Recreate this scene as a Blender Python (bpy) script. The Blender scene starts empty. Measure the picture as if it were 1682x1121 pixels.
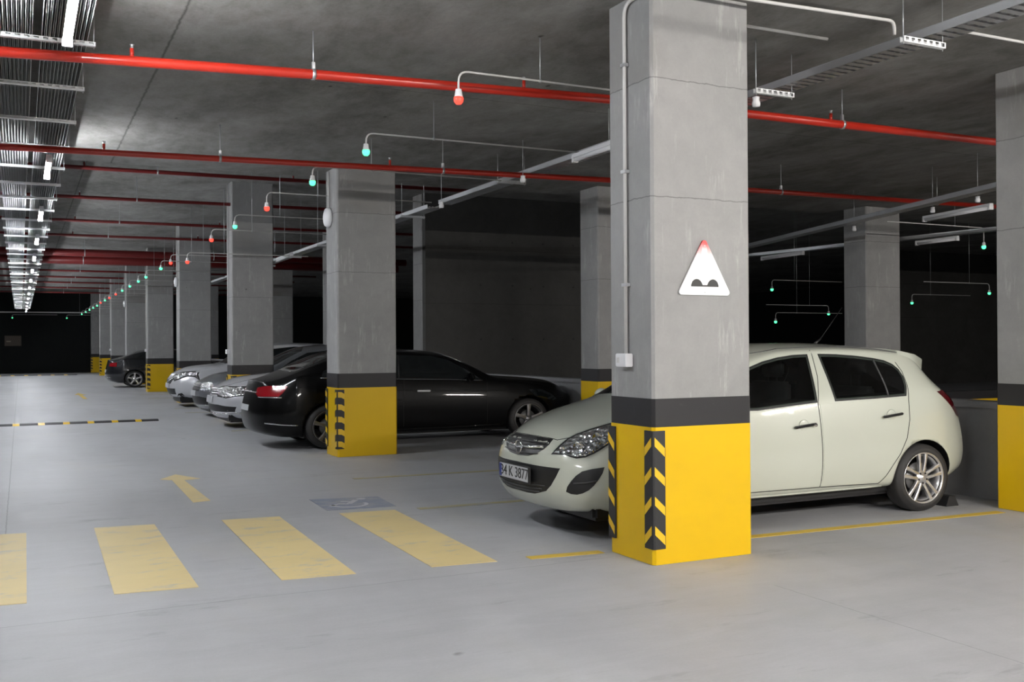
import bpy, bmesh, math, random
from mathutils import Vector, Matrix
from mathutils.bvhtree import BVHTree
random.seed(7)
PI = math.pi
C = bpy.context.scene.collection
sc = bpy.context.scene

# ------------------------------------------------------------------ helpers
def new_mat(name):
    m = bpy.data.materials.new(name); m.use_nodes = True
    nt = m.node_tree; b = nt.nodes['Principled BSDF']
    return m, nt, b
def simple(name, col, rough=.5, metal=0., coat=0., emis=None, estr=0., trans=0., spec=.5):
    m, nt, b = new_mat(name)
    b.inputs['Base Color'].default_value = (*col, 1); b.inputs['Roughness'].default_value = rough
    b.inputs['Metallic'].default_value = metal; b.inputs['Coat Weight'].default_value = coat
    b.inputs['Coat Roughness'].default_value = .04
    b.inputs['Specular IOR Level'].default_value = spec
    b.inputs['Transmission Weight'].default_value = trans
    if emis: b.inputs['Emission Color'].default_value = (*emis, 1); b.inputs['Emission Strength'].default_value = estr
    return m
class NT:
    def __init__(s, nt): s.nt = nt
    def n(s, t, **kw):
        o = s.nt.nodes.new(t)
        for k, v in kw.items():
            if k in ('operation', 'blend_type', 'data_type', 'interpolation_type', 'feature', 'noise_dimensions', 'clamp', 'use_clamp'): setattr(o, k, v)
            else:
                key = {'Scale_': 'Scale'}.get(k, k).replace('_', ' ')
                o.inputs[int(k[1:]) if k[0] == 'i' and k[1:].isdigit() else key].default_value = v
        return o
    def l(s, a, b): s.nt.links.new(a, b)
    def math(s, op, a, b=None, c=None):
        o = s.nt.nodes.new('ShaderNodeMath'); o.operation = op
        for i, v in enumerate((a, b, c)):
            if v is None: continue
            if isinstance(v, (int, float)): o.inputs[i].default_value = v
            else: s.l(v, o.inputs[i])
        return o.outputs[0]
    def mix(s, fac, a, b, mode='MIX'):
        o = s.nt.nodes.new('ShaderNodeMix'); o.data_type = 'RGBA'; o.blend_type = mode
        for inp, v in ((o.inputs[0], fac), (o.inputs[6], a), (o.inputs[7], b)):
            if isinstance(v, (int, float)): inp.default_value = v
            elif isinstance(v, tuple): inp.default_value = (*v, 1)
            else: s.l(v, inp)
        return o.outputs[2]
    def noise(s, vec, scale, detail=6, rough=.6, dist=0.):
        o = s.nt.nodes.new('ShaderNodeTexNoise'); o.inputs['Scale'].default_value = scale
        o.inputs['Detail'].default_value = detail; o.inputs['Roughness'].default_value = rough
        o.inputs['Distortion'].default_value = dist; s.l(vec, o.inputs['Vector']); return o.outputs[0]
    def ramp(s, v, pts):
        o = s.nt.nodes.new('ShaderNodeValToRGB'); s.l(v, o.inputs[0]); e = o.color_ramp.elements
        while len(e) < len(pts): e.new(.5)
        for k, (p, c) in enumerate(pts):
            e[k].position = p; e[k].color = (c, c, c, 1) if isinstance(c, (int, float)) else (*c, 1)
        return o.outputs[0]
    def coords(s, scale=(1, 1, 1), obj=False):
        if obj: src = s.nt.nodes.new('ShaderNodeTexCoord').outputs['Object']
        else: src = s.nt.nodes.new('ShaderNodeNewGeometry').outputs['Position']
        m = s.nt.nodes.new('ShaderNodeMapping'); m.inputs['Scale'].default_value = scale
        s.l(src, m.inputs[0]); return m.outputs[0]
    def sep(s, v):
        o = s.nt.nodes.new('ShaderNodeSeparateXYZ'); s.l(v, o.inputs[0]); return o.outputs

def concrete(name, base, dark, scale=(1, 1, 1), seams=(), brown=None, brownz=None, rough=.75, contrast=1., bump=.15, streak=None, spots=True, xyjoints=(), spec=.5):
    m, nt, b = new_mat(name); g = NT(nt)
    v = g.coords(scale); pos = g.coords(); X, Y, Z = g.sep(pos)
    n1 = g.noise(v, .9, 5, .6, .6); n2 = g.noise(v, 6, 8, .7, .3); n3 = g.noise(v, 45, 4, .6)
    f = g.math('ADD', g.math('MULTIPLY', n1, .55), g.math('ADD', g.math('MULTIPLY', n2, .35), g.math('MULTIPLY', n3, .1)))
    f = g.ramp(f, [(.5 - .2 / contrast, 0.), (.5 + .16 / contrast, 1.)])
    col = g.mix(f, dark, base)
    if brown:
        k = g.math('MULTIPLY', g.ramp(g.noise(v, .5, 3), [(.45, 0.), (.7, 1.)]), .6)
        if brownz: k = g.math('MULTIPLY', k, g.math('GREATER_THAN', Z, brownz))
        col = g.mix(k, col, brown)
    if spots:
        vo = nt.nodes.new('ShaderNodeTexVoronoi'); vo.inputs['Scale'].default_value = 2.6; g.l(v, vo.inputs['Vector'])
        s_ = g.ramp(vo.outputs[0], [(.035, 1.), (.06, 0.)])
        s_ = g.math('MULTIPLY', s_, g.ramp(g.noise(v, 1.7, 2), [(.55, 0.), (.6, .8)]))
        col = g.mix(s_, col, tuple(c * .35 for c in dark))
    if streak:
        sv = g.coords((14, 14, 2.2)); k = g.ramp(g.noise(sv, 1.0, 6, .7), [(.55, 0.), (.72, .5)])
        k = g.math('MULTIPLY', k, g.ramp(g.noise(pos, 1.3, 2), [(.42, 0.), (.6, 1.)]))
        col = g.mix(k, col, tuple(min(1, c * 1.7) for c in base))
    sm = None
    wob = g.math('MULTIPLY', g.math('SUBTRACT', g.noise(pos, 9, 3), .5), .03)
    for (ax, val, w) in [(2, z, .006) for z in seams] + list(xyjoints):
        d = g.math('ABSOLUTE', g.math('SUBTRACT', g.math('ADD', (X, Y, Z)[ax], wob), val))
        k = g.math('SUBTRACT', 1., g.math('MINIMUM', g.math('DIVIDE', d, w), 1.))
        sm = k if sm is None else g.math('MAXIMUM', sm, k)
    if sm is not None: col = g.mix(g.math('MULTIPLY', sm, .75), col, tuple(c * .3 for c in dark))
    g.l(col, b.inputs['Base Color']); b.inputs['Roughness'].default_value = rough
    b.inputs['Specular IOR Level'].default_value = spec
    bp = nt.nodes.new('ShaderNodeBump'); bp.inputs['Strength'].default_value = bump; bp.inputs['Distance'].default_value = .02
    g.l(n2, bp.inputs['Height']); g.l(bp.outputs[0], b.inputs['Normal'])
    return m

def me_obj(name, bm, mat, parent=None, smooth=False, loc=None, mats=None):
    me = bpy.data.meshes.new(name); bm.normal_update(); bm.to_mesh(me); bm.free()
    o = bpy.data.objects.new(name, me); C.objects.link(o)
    for x in (mats or [mat]): me.materials.append(x)
    if smooth: me.polygons.foreach_set('use_smooth', [True] * len(me.polygons))
    if parent: o.parent = parent
    if loc is not None: o.location = loc
    return o
def thing(name, label, cat, loc=(0, 0, 0), rotz=0, group=None):
    o = bpy.data.objects.new(name, None); C.objects.link(o); o.empty_display_size = .1
    o.location = loc; o.rotation_euler = (0, 0, rotz); return tag(o, label, cat, group)
def tag(o, label, cat, group=None, kind=None):
    o['label'] = label; o['category'] = cat
    if group: o['group'] = group
    if kind: o['kind'] = kind
    return o
def struct(name, bm, m, label=None, smooth=False):
    o = me_obj(name, bm, m, None, smooth); o['kind'] = 'structure'
    if label: o['label'] = label
    return o
def dup(root, loc=None, label=None, group=None, rotz=None):
    r = root.copy(); C.objects.link(r)
    if loc is not None: r.location = loc
    if rotz is not None: r.rotation_euler = (0, 0, rotz)
    if label: r['label'] = label
    if group: r['group'] = group
    for ch in list(root.children):
        c = ch.copy(); C.objects.link(c); c.parent = r
        for g_ in ch.children:
            d = g_.copy(); C.objects.link(d); d.parent = c
    return r
def box(bm, x0, x1, y0, y1, z0, z1, mi=0):
    vs = [bm.verts.new(p) for p in ((x0, y0, z0), (x1, y0, z0), (x1, y1, z0), (x0, y1, z0), (x0, y0, z1), (x1, y0, z1), (x1, y1, z1), (x0, y1, z1))]
    fs = []
    for f in ((0, 3, 2, 1), (4, 5, 6, 7), (0, 1, 5, 4), (1, 2, 6, 5), (2, 3, 7, 6), (3, 0, 4, 7)):
        fc = bm.faces.new([vs[i] for i in f]); fc.material_index = mi; fs.append(fc)
    return vs
def bbox(name, dims, mat, parent=None, bev=0., seg=2, smooth=False):
    bm = bmesh.new(); box(bm, *dims)
    if bev: bmesh.ops.bevel(bm, geom=bm.edges[:], offset=bev, segments=seg, affect='EDGES')
    return me_obj(name, bm, mat, parent, smooth)
def tube(bm, pts, r, n=10, cap=True, mi=0):
    pts = [Vector(p) for p in pts]; rings = []
    up0 = None
    for i, p in enumerate(pts):
        d = (pts[min(i + 1, len(pts) - 1)] - pts[max(i - 1, 0)]).normalized()
        if up0 is None:
            a = Vector((0, 0, 1)) if abs(d.z) < .9 else Vector((1, 0, 0))
        else: a = up0
        s = d.cross(a).normalized(); u = s.cross(d).normalized(); up0 = u
        rr = r[i] if isinstance(r, (list, tuple)) else r
        rings.append([bm.verts.new(p + s * rr * math.cos(2 * PI * k / n) + u * rr * math.sin(2 * PI * k / n)) for k in range(n)])
    for a, b in zip(rings, rings[1:]):
        for k in range(n):
            f = bm.faces.new((a[k], a[(k + 1) % n], b[(k + 1) % n], b[k])); f.smooth = True; f.material_index = mi
    if cap:
        for rg, rev in ((rings[0], False), (rings[-1], True)):
            f = bm.faces.new(rg if rev else rg[::-1]); f.material_index = mi
    bmesh.ops.recalc_face_normals(bm, faces=bm.faces)
def lathe(bm, prof, axis='Z', c=(0, 0, 0), n=24, mi=0, closed=False):
    c = Vector(c); rings = []
    for r, h in prof:
        ring = []
        for k in range(n):
            a = 2 * PI * k / n; x, y = r * math.cos(a), r * math.sin(a)
            p = {'Z': (x, y, h), 'Y': (x, h, y), 'X': (h, x, y)}[axis]
            ring.append(bm.verts.new(c + Vector(p)))
        rings.append(ring)
    pr = list(zip(rings, rings[1:])) + ([(rings[-1], rings[0])] if closed else [])
    for a, b in pr:
        for k in range(n):
            f = bm.faces.new((a[k], a[(k + 1) % n], b[(k + 1) % n], b[k])); f.smooth = True; f.material_index = mi
    if not closed:
        for rg in (rings[0], rings[-1]):
            if prof[0 if rg is rings[0] else -1][0] > 1e-4: bm.faces.new(rg).material_index = mi
    bmesh.ops.remove_doubles(bm, verts=[v for rg in rings for v in rg], dist=1e-6)
    bmesh.ops.recalc_face_normals(bm, faces=bm.faces)
def text_mesh(txt, size, ext=.001):
    cu = bpy.data.curves.new('t', 'FONT'); cu.body = txt; cu.size = size; cu.extrude = ext
    cu.align_x = 'CENTER'; cu.align_y = 'CENTER'
    o = bpy.data.objects.new('t', cu); C.objects.link(o)
    dg = bpy.context.evaluated_depsgraph_get(); me = bpy.data.meshes.new_from_object(o.evaluated_get(dg))
    bpy.data.objects.remove(o); bpy.data.curves.remove(cu)
    return me

# ------------------------------------------------------------------ camera
YAW, PITCH, ROLL, F = map(float, (26.1657, -.2545, -.3299, 1643.4)); H = 1.6
cam = bpy.data.objects.new('camera', bpy.data.cameras.new('camera')); C.objects.link(cam); sc.camera = cam
cam.data.sensor_width = 36; cam.data.lens = F / 1682 * 36; cam.data.clip_start = .05; cam.data.clip_end = 300
# camera looks along +Y turned by YAW to the right, then pitched down by PITCH, rolled by ROLL
R = Matrix.Rotation(-math.radians(YAW), 4, 'Z') @ Matrix.Rotation(PI / 2 - math.radians(PITCH), 4, 'X') @ Matrix.Rotation(math.radians(ROLL), 4, 'Z')
cam.matrix_world = Matrix.Translation((0, 0, H)) @ R

# ------------------------------------------------------------------ materials
ZL, ZH = 4.2, 5.18
M = {}
M['floor'] = None
M['col'] = concrete('column_concrete', (.36, .356, .35), (.25, .25, .25), seams=(3.54, 2.68), brown=(.20, .18, .16), brownz=3.54, contrast=.9, bump=.1, spec=.3, streak=True)
M['ceil'] = concrete('ceiling_concrete', (.34, .335, .325), (.10, .095, .085), scale=(.9, .5, 1), contrast=1.1, bump=.25, xyjoints=((0, 1.15, .018), (1, 9.6, .012), (1, 25, .02)), spec=.2)
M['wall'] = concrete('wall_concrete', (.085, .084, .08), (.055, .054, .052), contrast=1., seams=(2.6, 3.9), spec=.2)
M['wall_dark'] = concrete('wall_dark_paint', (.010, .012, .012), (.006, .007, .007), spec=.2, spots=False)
M['parapet'] = concrete('parapet_concrete', (.34, .34, .35), (.24, .24, .25), contrast=.9, spec=.3)
def floor_mat():
    m, nt, b = new_mat('floor_concrete'); g = NT(nt)
    pos = g.coords(); X, Y, Z = g.sep(pos)
    v = g.coords((.9, .35, 1)); v2 = g.coords((.35, 1.2, 1))
    n1 = g.noise(v, .55, 6, .6, .5); n2 = g.noise(v2, 3.2, 9, .72, .5); n3 = g.noise(pos, 60, 3, .6)
    f = g.math('ADD', g.math('MULTIPLY', n1, .5), g.math('ADD', g.math('MULTIPLY', n2, .4), g.math('MULTIPLY', n3, .1)))
    col = g.mix(g.ramp(f, [(.35, 0.), (.62, 1.)]), (.34, .345, .36), (.475, .482, .50))
    # yellowish tyre wear patches and grey scuffs
    col = g.mix(g.math('MULTIPLY', g.ramp(g.noise(v, 1.1, 4), [(.56, 0.), (.75, 1.)]), .3), col, (.44, .425, .36))
    col = g.mix(g.math('MULTIPLY', g.ramp(g.noise(v2, 1.8, 8, .75), [(.58, 0.), (.68, 1.)]), .55), col, (.22, .22, .23))
    vo = nt.nodes.new('ShaderNodeTexVoronoi'); vo.inputs['Scale'].default_value = 1.3; g.l(pos, vo.inputs['Vector'])
    sp = g.math('MULTIPLY', g.ramp(vo.outputs[0], [(.03, 1.), (.06, 0.)]), g.ramp(g.noise(pos, 2.1, 2), [(.52, 0.), (.6, .8)]))
    col = g.mix(sp, col, (.12, .115, .11))
    wob = g.math('MULTIPLY', g.math('SUBTRACT', g.noise(pos, 1.2, 4), .5), .10)
    wf = g.math('MULTIPLY', g.math('SUBTRACT', g.noise(pos, 12, 3), .5), .02)
    sm = None
    def joint(ax, val, w, w0=None, c=None, wb=wf):
        nonlocal sm
        d = g.math('ABSOLUTE', g.math('SUBTRACT', g.math('ADD', (X, Y)[ax], wb), val))
        k = g.math('SUBTRACT', 1., g.math('MINIMUM', g.math('DIVIDE', d, w), 1.))
        if c is not None:
            o = (X, Y)[1 - ax]
            k = g.math('MULTIPLY', k, g.math('MULTIPLY', g.math('GREATER_THAN', o, c[0]), g.math('LESS_THAN', o, c[1])))
        sm = k if sm is None else g.math('MAXIMUM', sm, k)
    joint(0, -.12, .008, c=(8.5, 60)); joint(0, 4.48, .005, c=(-5, 5.2)); joint(1, 6.45, .006, c=(-6, 4), wb=wob)
    for y in (17.5, 20.1): joint(1, y, .015, c=(-6, -.12))
    for y in (38.9, 44.5, 52.1): joint(1, y, .09)
    joint(1, 30.5, .04)
    col = g.mix(g.math('MULTIPLY', sm, .7), col, (.13, .13, .135))
    g.l(col, b.inputs['Base Color'])
    b.inputs['Specular IOR Level'].default_value = .35
    g.l(g.ramp(n2, [(.3, .45), (.7, .62)]), b.inputs['Roughness'])
    bp = nt.nodes.new('ShaderNodeBump'); bp.inputs['Strength'].default_value = .08; bp.inputs['Distance'].default_value = .01
    g.l(n2, bp.inputs['Height']); g.l(bp.outputs[0], b.inputs['Normal'])
    return m
M['floor'] = floor_mat()
def paint(name, col, worn, amt=.5, rough=.45, sc_=6, th=.58):
    m, nt, b = new_mat(name); g = NT(nt); v = g.coords((.6, 1.2, 1))
    k = g.math('MULTIPLY', g.ramp(g.noise(v, sc_, 9, .75), [(th, 0.), (th + .1, 1.)]), amt)
    c = g.mix(g.ramp(g.noise(v, 1.2, 4), [(.3, 0.), (.7, 1.)]), tuple(x * .9 for x in col), col)
    g.l(g.mix(k, c, worn), b.inputs['Base Color']); b.inputs['Roughness'].default_value = rough
    b.inputs['Specular IOR Level'].default_value = .35
    return m
M['zebra'] = paint('worn_yellow_floor_paint', (.72, .58, .29), (.44, .43, .40), .75, .55, 4, .54)
M['line'] = paint('stall_line_paint', (.66, .46, .07), (.44, .43, .40), .5, .5, 8, .56)
M['line_faint'] = paint('faded_stall_line_paint', (.47, .42, .22), (.38, .38, .38), .9, .5, 5, .5)
M['blue'] = paint('faded_blue_paint', (.25, .28, .37), (.36, .365, .38), .8, .5, 5, .48)
M['faded_white'] = paint('faded_white_paint', (.56, .57, .6), (.38, .39, .41), .6, .5, 9, .55)
M['yellow'] = paint('column_yellow_paint', (.80, .505, .006), (.42, .28, .03), .35, .33, 5, .66)
M['black'] = paint('column_black_paint', (.026, .025, .027), (.05, .05, .05), .5, .45, 4, .6)
M['rubber'] = simple('black_rubber', (.022, .022, .024), .55)
M['guard_yellow'] = simple('guard_yellow', (.82, .52, .02), .35)
M['red'] = simple('red_pipe_paint', (.46, .022, .010), .28, coat=.3)
M['red2'] = simple('dark_red_pipe_paint', (.15, .008, .008), .45)
M['galv'] = simple('galvanised_steel', (.55, .56, .58), .38, .75)
M['galvw'] = simple('pale_zinc', (.88, .89, .9), .5, .0)
M['cable'] = simple('grey_cable', (.42, .42, .43), .55)
M['conduit'] = simple('grey_conduit', (.62, .61, .60), .4)
M['plastic'] = simple('white_plastic', (.78, .78, .8), .4)
M['chrome'] = simple('chrome', (.82, .83, .85), .08, 1.)
M['alloy'] = simple('alloy_wheel', (.72, .72, .74), .28, .85)
M['tyre'] = simple('tyre_rubber', (.028, .027, .027), .65)
M['alloy_dim'] = simple('grey_alloy_wheel', (.3, .3, .31), .35, .85)
M['brake'] = simple('brake_disc', (.18, .18, .18), .4, .7)
M['dark'] = simple('black_trim', (.012, .012, .013), .45)
M['grey_trim'] = simple('grey_trim', (.05, .05, .052), .5)
M['glass'] = simple('tinted_window_glass', (.006, .008, .009), .03, 0, coat=1., spec=.6)
M['seam'] = simple('panel_gap', (.015, .015, .015), .8)
M['tail'] = simple('red_lamp_lens', (.30, .006, .012), .08, coat=1.)
M['tail_dim'] = simple('dark_red_lamp_lens', (.09, .004, .008), .1, coat=1.)
M['cream'] = simple('greenish_white_car_paint', (.52, .545, .47), .32, 0., coat=1.)
M['cblack'] = simple('black_car_paint', (.003, .003, .0032), .3, 0., coat=.32, spec=.1)
M['cwhite'] = simple('silver_white_car_paint', (.60, .61, .64), .3, .15, coat=1.)
M['csilver'] = simple('grey_car_paint', (.20, .21, .23), .3, .4, coat=1.)
M['cnavy'] = simple('dark_sedan_paint', (.012, .013, .017), .25, .2, coat=1.)
M['tube'] = simple('lit_tube', (1, 1, 1), .5, emis=(.93, .96, 1.), estr=1.)
M['white_sign'] = simple('sign_white', (.93, .93, .94), .5)
M['sign_black'] = simple('sign_black', (.03, .03, .03), .5)
M['plate'] = simple('plate_white', (.5, .51, .53), .4)
M['plate_blue'] = simple('plate_blue', (.03, .05, .25), .4)
def sign_red():
    m, nt, b = new_mat('faded_red_sign_border'); g = NT(nt)
    Z = g.sep(g.coords())[2]
    n = g.noise(g.coords(), 14, 4)
    X = g.sep(g.coords())[0]
    edge = g.math('DIVIDE', g.math('ABSOLUTE', g.math('SUBTRACT', X, 4.553)), g.math('MAXIMUM', g.math('MULTIPLY', g.math('SUBTRACT', 2.395, Z), .57), .004))
    em = g.math('MAXIMUM', g.math('MULTIPLY', g.math('SUBTRACT', edge, .35), 4.), g.math('MULTIPLY', g.math('SUBTRACT', Z, 2.30), 30.))
    f = g.math('ADD', g.math('MULTIPLY', g.math('SUBTRACT', Z, 2.235), 9.), g.math('MULTIPLY', g.math('SUBTRACT', n, .5), .6))
    f = g.math('MINIMUM', f, em)
    g.l(g.mix(g.math('MINIMUM', g.math('MAXIMUM', f, 0.), 1.), (.93, .93, .94), (.85, .10, .10)), b.inputs['Base Color'])
    return m
M['sign_red'] = sign_red()
def head_mat():
    m, nt, b = new_mat('headlamp_reflector'); g = NT(nt)
    v = g.coords((1, 1, 1), True)
    vo = nt.nodes.new('ShaderNodeTexVoronoi'); vo.inputs['Scale'].default_value = 22; g.l(v, vo.inputs['Vector'])
    g.l(g.mix(g.ramp(vo.outputs[0], [(.1, 0.), (.5, 1.)]), (.25, .25, .26), (.85, .86, .88)), b.inputs['Base Color'])
    b.inputs['Metallic'].default_value = .9; b.inputs['Roughness'].default_value = .12; b.inputs['Coat Weight'].default_value = 1
    bp = nt.nodes.new('ShaderNodeBump'); bp.inputs['Strength'].default_value = .9; bp.inputs['Distance'].default_value = .03
    g.l(vo.outputs[0], bp.inputs['Height']); g.l(bp.outputs[0], b.inputs['Normal'])
    return m
M['head'] = head_mat()
def glow(name, c, s): return simple(name, tuple(x * .5 for x in c), .4, emis=c, estr=s)
# ------------------------------------------------------------------ the setting
XR = 46.
bm = bmesh.new(); box(bm, -7, XR, -14, 71, -.2, 0); struct('floor', bm, M['floor'])
bm = bmesh.new(); box(bm, -7, XR, -14, 15.1, ZL, ZH + .1); struct('ceiling', bm, M['ceil'])
bm = bmesh.new(); box(bm, -7, XR, 15.1, 71, ZH, ZH + .2); struct('ceiling', bm, M['ceil'])
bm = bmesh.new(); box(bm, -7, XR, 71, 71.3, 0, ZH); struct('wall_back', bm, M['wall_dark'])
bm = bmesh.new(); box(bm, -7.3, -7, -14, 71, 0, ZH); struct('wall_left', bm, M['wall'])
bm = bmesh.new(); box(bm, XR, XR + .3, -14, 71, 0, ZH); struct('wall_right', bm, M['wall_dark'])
bm = bmesh.new(); box(bm, -7, XR, -14.3, -14, 0, ZH); struct('wall_front', bm, M['wall'])
# low parapet running through the inner column row
for k in range(8):
    bm = bmesh.new(); box(bm, 8.87, 9.07, 6.62 + 8 * k, 14.04 + 8 * k, 0, 1.0)
    box(bm, 8.83, 8.87, 6.62 + 8 * k, 14.04 + 8 * k, .93, 1.0)
    struct('wall_parapet', bm, M['parapet'])
# cast concrete partition behind the black sedan, with tie holes
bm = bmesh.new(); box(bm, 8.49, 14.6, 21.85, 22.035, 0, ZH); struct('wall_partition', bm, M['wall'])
bm = bmesh.new()
for x in (9.9, 10.75, 11.6, 12.45, 13.3):
    for z in (1.75, 3.05, 4.1): lathe(bm, [(.025, 21.835), (.025, 21.86)], 'Y', (x, 0, z), 8)
o = struct('trim_1', bm, M['dark'])
bm = bmesh.new(); box(bm, 29.5, XR, 28, 28.3, 0, ZH); struct('wall_side', bm, M['wall'])
# kerb beyond the parapet
t = thing('kerb', 'low kerb wall painted yellow with a black top line beyond the parapet', 'kerb', (14.4, 13.6, 0))
bbox('yellow_band', (-4, 6, 0, .15, 0, .50), M['yellow'], t); bbox('black_band', (-4, 6, -.003, .153, .50, .66), M['black'], t)

# ------------------------------------------------------------------ columns
def chamfer_prism(bm, x0, x1, y0, y1, z0, z1, c=.02):
    pts = [(x0 + c, y0), (x1 - c, y0), (x1, y0 + c), (x1, y1 - c), (x1 - c, y1), (x0 + c, y1), (x0, y1 - c), (x0, y0 + c)]
    a = [bm.verts.new((x, y, z0)) for x, y in pts]; b = [bm.verts.new((x, y, z1)) for x, y in pts]
    bm.faces.new(a[::-1]); bm.faces.new(b)
    for i in range(8): bm.faces.new((a[i], a[(i + 1) % 8], b[(i + 1) % 8], b[i]))
def guard(parent, x, y, sx, sy, kind):
    """corner guard wrapping the corner (x,y); arms run sx along X and sy along Y (signs point into the column face)"""
    a, th = .095, .014
    z0, z1 = .12, .975
    bm = bmesh.new()
    # L section (with a rounded nose): outer skin sits just off the paint
    ox, oy = x - sx * th, y - sy * th
    prof = [(x + sx * a, oy), (ox + sx * .02, oy), (ox + sx * .006, oy + sy * .006), (ox, oy + sy * .02), (ox, y + sy * a), (x - sx * .001, y + sy * a), (x - sx * .001, y - sy * .001), (x + sx * a, y - sy * .001)]
    lo = [bm.verts.new((p[0], p[1], z0)) for p in prof]; hi = [bm.verts.new((p[0], p[1], z1)) for p in prof]
    bm.faces.new(lo); bm.faces.new(hi)
    for i in range(8): bm.faces.new((lo[i], lo[(i + 1) % 8], hi[(i + 1) % 8], hi[i]))
    bmesh.ops.recalc_face_normals(bm, faces=bm.faces)
    g = me_obj('corner_guard', bm, M['rubber'], parent)
    g['label'] = 'black rubber corner guard with yellow stripes'
    # chevrons / stripes
    n = 4 if kind == 'chev' else 5
    for k in range(n):
        bm = bmesh.new(); e = .0025
        if kind == 'chev':
            zc = z1 - .045 - k * .213; h, drop = .064, .080
            for side in (0, 1):
                if side == 0: P = lambda s: (x + sx * s * a * .94, oy - sy * e)
                else: P = lambda s: (ox - sx * e, y + sy * s * a * .94)
                q = [(.02, zc), (1., zc - drop), (1., zc - drop - h), (.02, zc - h)]
                f = bm.faces.new([bm.verts.new((*P(s), z)) for s, z in q])
        else:
            zc = z1 - .03 - k * .178; h, drop = .080, .03
            for side in (0, 1):
                if side == 0: P = lambda s: (x + sx * s * a * .98, oy - sy * e)
                else: P = lambda s: (ox - sx * e, y + sy * s * a * .98)
                q = [(0., zc), (.55, zc - .004), (1.02, zc - drop), (1.02, zc - drop - h), (.55, zc - h - .004), (0., zc - h)]
                bm.faces.new([bm.verts.new((*P(s), z)) for s, z in q])
        me_obj('stripe', bm, M['guard_yellow'], g)['label'] = 'yellow reflective stripe'
CW, CD = .894, .582
def column(X, Y, top, label, guards=None, group=None):
    t = thing('concrete_column', label, 'column', (X, Y, 0), group=group)
    bm = bmesh.new(); chamfer_prism(bm, 0, CW, 0, CD, 0, top, .02); me_obj('shaft', bm, M['col'], t)
    bm = bmesh.new(); chamfer_prism(bm, -.003, CW + .003, -.003, CD + .003, 1.0, 1.207, .021); me_obj('black_band', bm, M['black'], t)['label'] = 'black painted band'
    bm = bmesh.new(); chamfer_prism(bm, -.004, CW + .004, -.004, CD + .004, 0.004, 1.0, .021); me_obj('yellow_band', bm, M['yellow'], t)['label'] = 'yellow painted base'
    if guards:
        guard(t, -.005, -.005, 1, 1, guards); guard(t, -.005, CD + .005, 1, -1, 'chev' if guards == 'chev' else guards)
    return t
names = ['nearest and largest concrete pillar with the white triangular sign',
 'second concrete pillar of the aisle row, beside the black sedan',
 'third concrete pillar of the aisle row, behind the hood of the front white car',
 'fourth concrete pillar of the aisle row, behind the white crossover',
 'fifth concrete pillar of the aisle row with a full yellow base, left of the white crossover',
 'sixth concrete pillar of the aisle row, just behind the dark sedan far away',
 'seventh concrete pillar of the aisle row, above the roof of the far dark sedan',
 'eighth concrete pillar of the aisle row, above the trunk of the far dark sedan',
 'ninth and farthest concrete pillar of the aisle row with striped base']
for k in range(9):
    column(4.1, 6.04 + 8 * k, ZL if k < 2 else ZH, names[k], 'chev' if k == 0 else 'band', 'concrete pillars along the aisle')
rn = ['concrete pillar at the right edge of the frame with yellow base',
      'concrete pillar behind the windshield of the greenish white hatchback, end of the low parapet',
      'dim concrete pillar at the left end of the cast partition wall',
      'dim concrete pillar seen just left of the second aisle pillar']
for k in range(8):
    column(8.47, 6.04 + 8 * k, ZL if k < 2 else ZH, rn[min(k, 3)] if k < 4 else 'far dim concrete pillar of the inner row behind the parked cars', None, 'concrete pillars of the inner row')
column(14.38, 14.04, ZL, 'dim concrete pillar rising behind the roof of the greenish white hatchback', None)

# ------------------------------------------------------------------ floor markings
def slab(name, pts, mat, label, cat, group=None, z=.004):
    bm = bmesh.new()
    a = [bm.verts.new((x, y, .0006)) for x, y in pts]; b = [bm.verts.new((x, y, z)) for x, y in pts]
    bm.faces.new(a); bm.faces.new(b)
    n = len(pts)
    for i in range(n): bm.faces.new((a[i], a[(i + 1) % n], b[(i + 1) % n], b[i]))
    bmesh.ops.recalc_face_normals(bm, faces=bm.faces)
    return tag(me_obj(name, bm, mat), label, cat, group)
G = 'yellow crosswalk stripes'
for i, (x0, x1, x2, x3, ya, yb, lb) in enumerate([(-.45, .04, .03, -.45, 9.68, 7.03, 'yellow crosswalk stripe cut off by the left edge of the picture'),
    (.58, 1.08, 1.06, .54, 9.6, 6.96, 'worn yellow crosswalk stripe, first complete one from the left'),
    (1.66, 2.18, 2.11, 1.60, 9.48, 6.85, 'worn yellow crosswalk stripe between the first complete one and the rightmost'),
    (2.73, 3.27, 3.16, 2.66, 9.33, 6.75, 'rightmost yellow crosswalk stripe, nearest the big pillar')]):
    slab('crosswalk_stripe', [(x0, ya), (x1, ya - .06), (x2, yb - .05), (x3, yb)], M['zebra'], lb, 'floor marking', G)
slab('floor_arrow', [(1.59, 10.7), (1.77, 10.74), (1.76, 12.55), (1.96, 12.6), (1.74, 13.15), (1.51, 12.75), (1.63, 12.62)], M['zebra'], 'yellow direction arrow painted on the floor above the crosswalk', 'floor marking')
slab('floor_arrow', [(1.76, 34.), (1.88, 34.), (1.88, 37.), (2.0, 37.), (1.82, 38.6), (1.64, 37.), (1.76, 37.)], M['line'], 'small far yellow arrow painted on the floor beyond the speed bump', 'floor marking')
def strip(name, x0, y0, x1, y1, w, mat, label, cat='floor marking', group=None):
    return slab(name, [(x0, y0 - w / 2), (x1, y1 - w / 2), (x1, y1 + w / 2), (x0, y0 + w / 2)], mat, label, cat, group)
strip('parking_line', 3.42, 6.70, 4.02, 6.64, .10, M['line'], 'short yellow parking line left of the big pillar base', group='parking lines')
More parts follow.
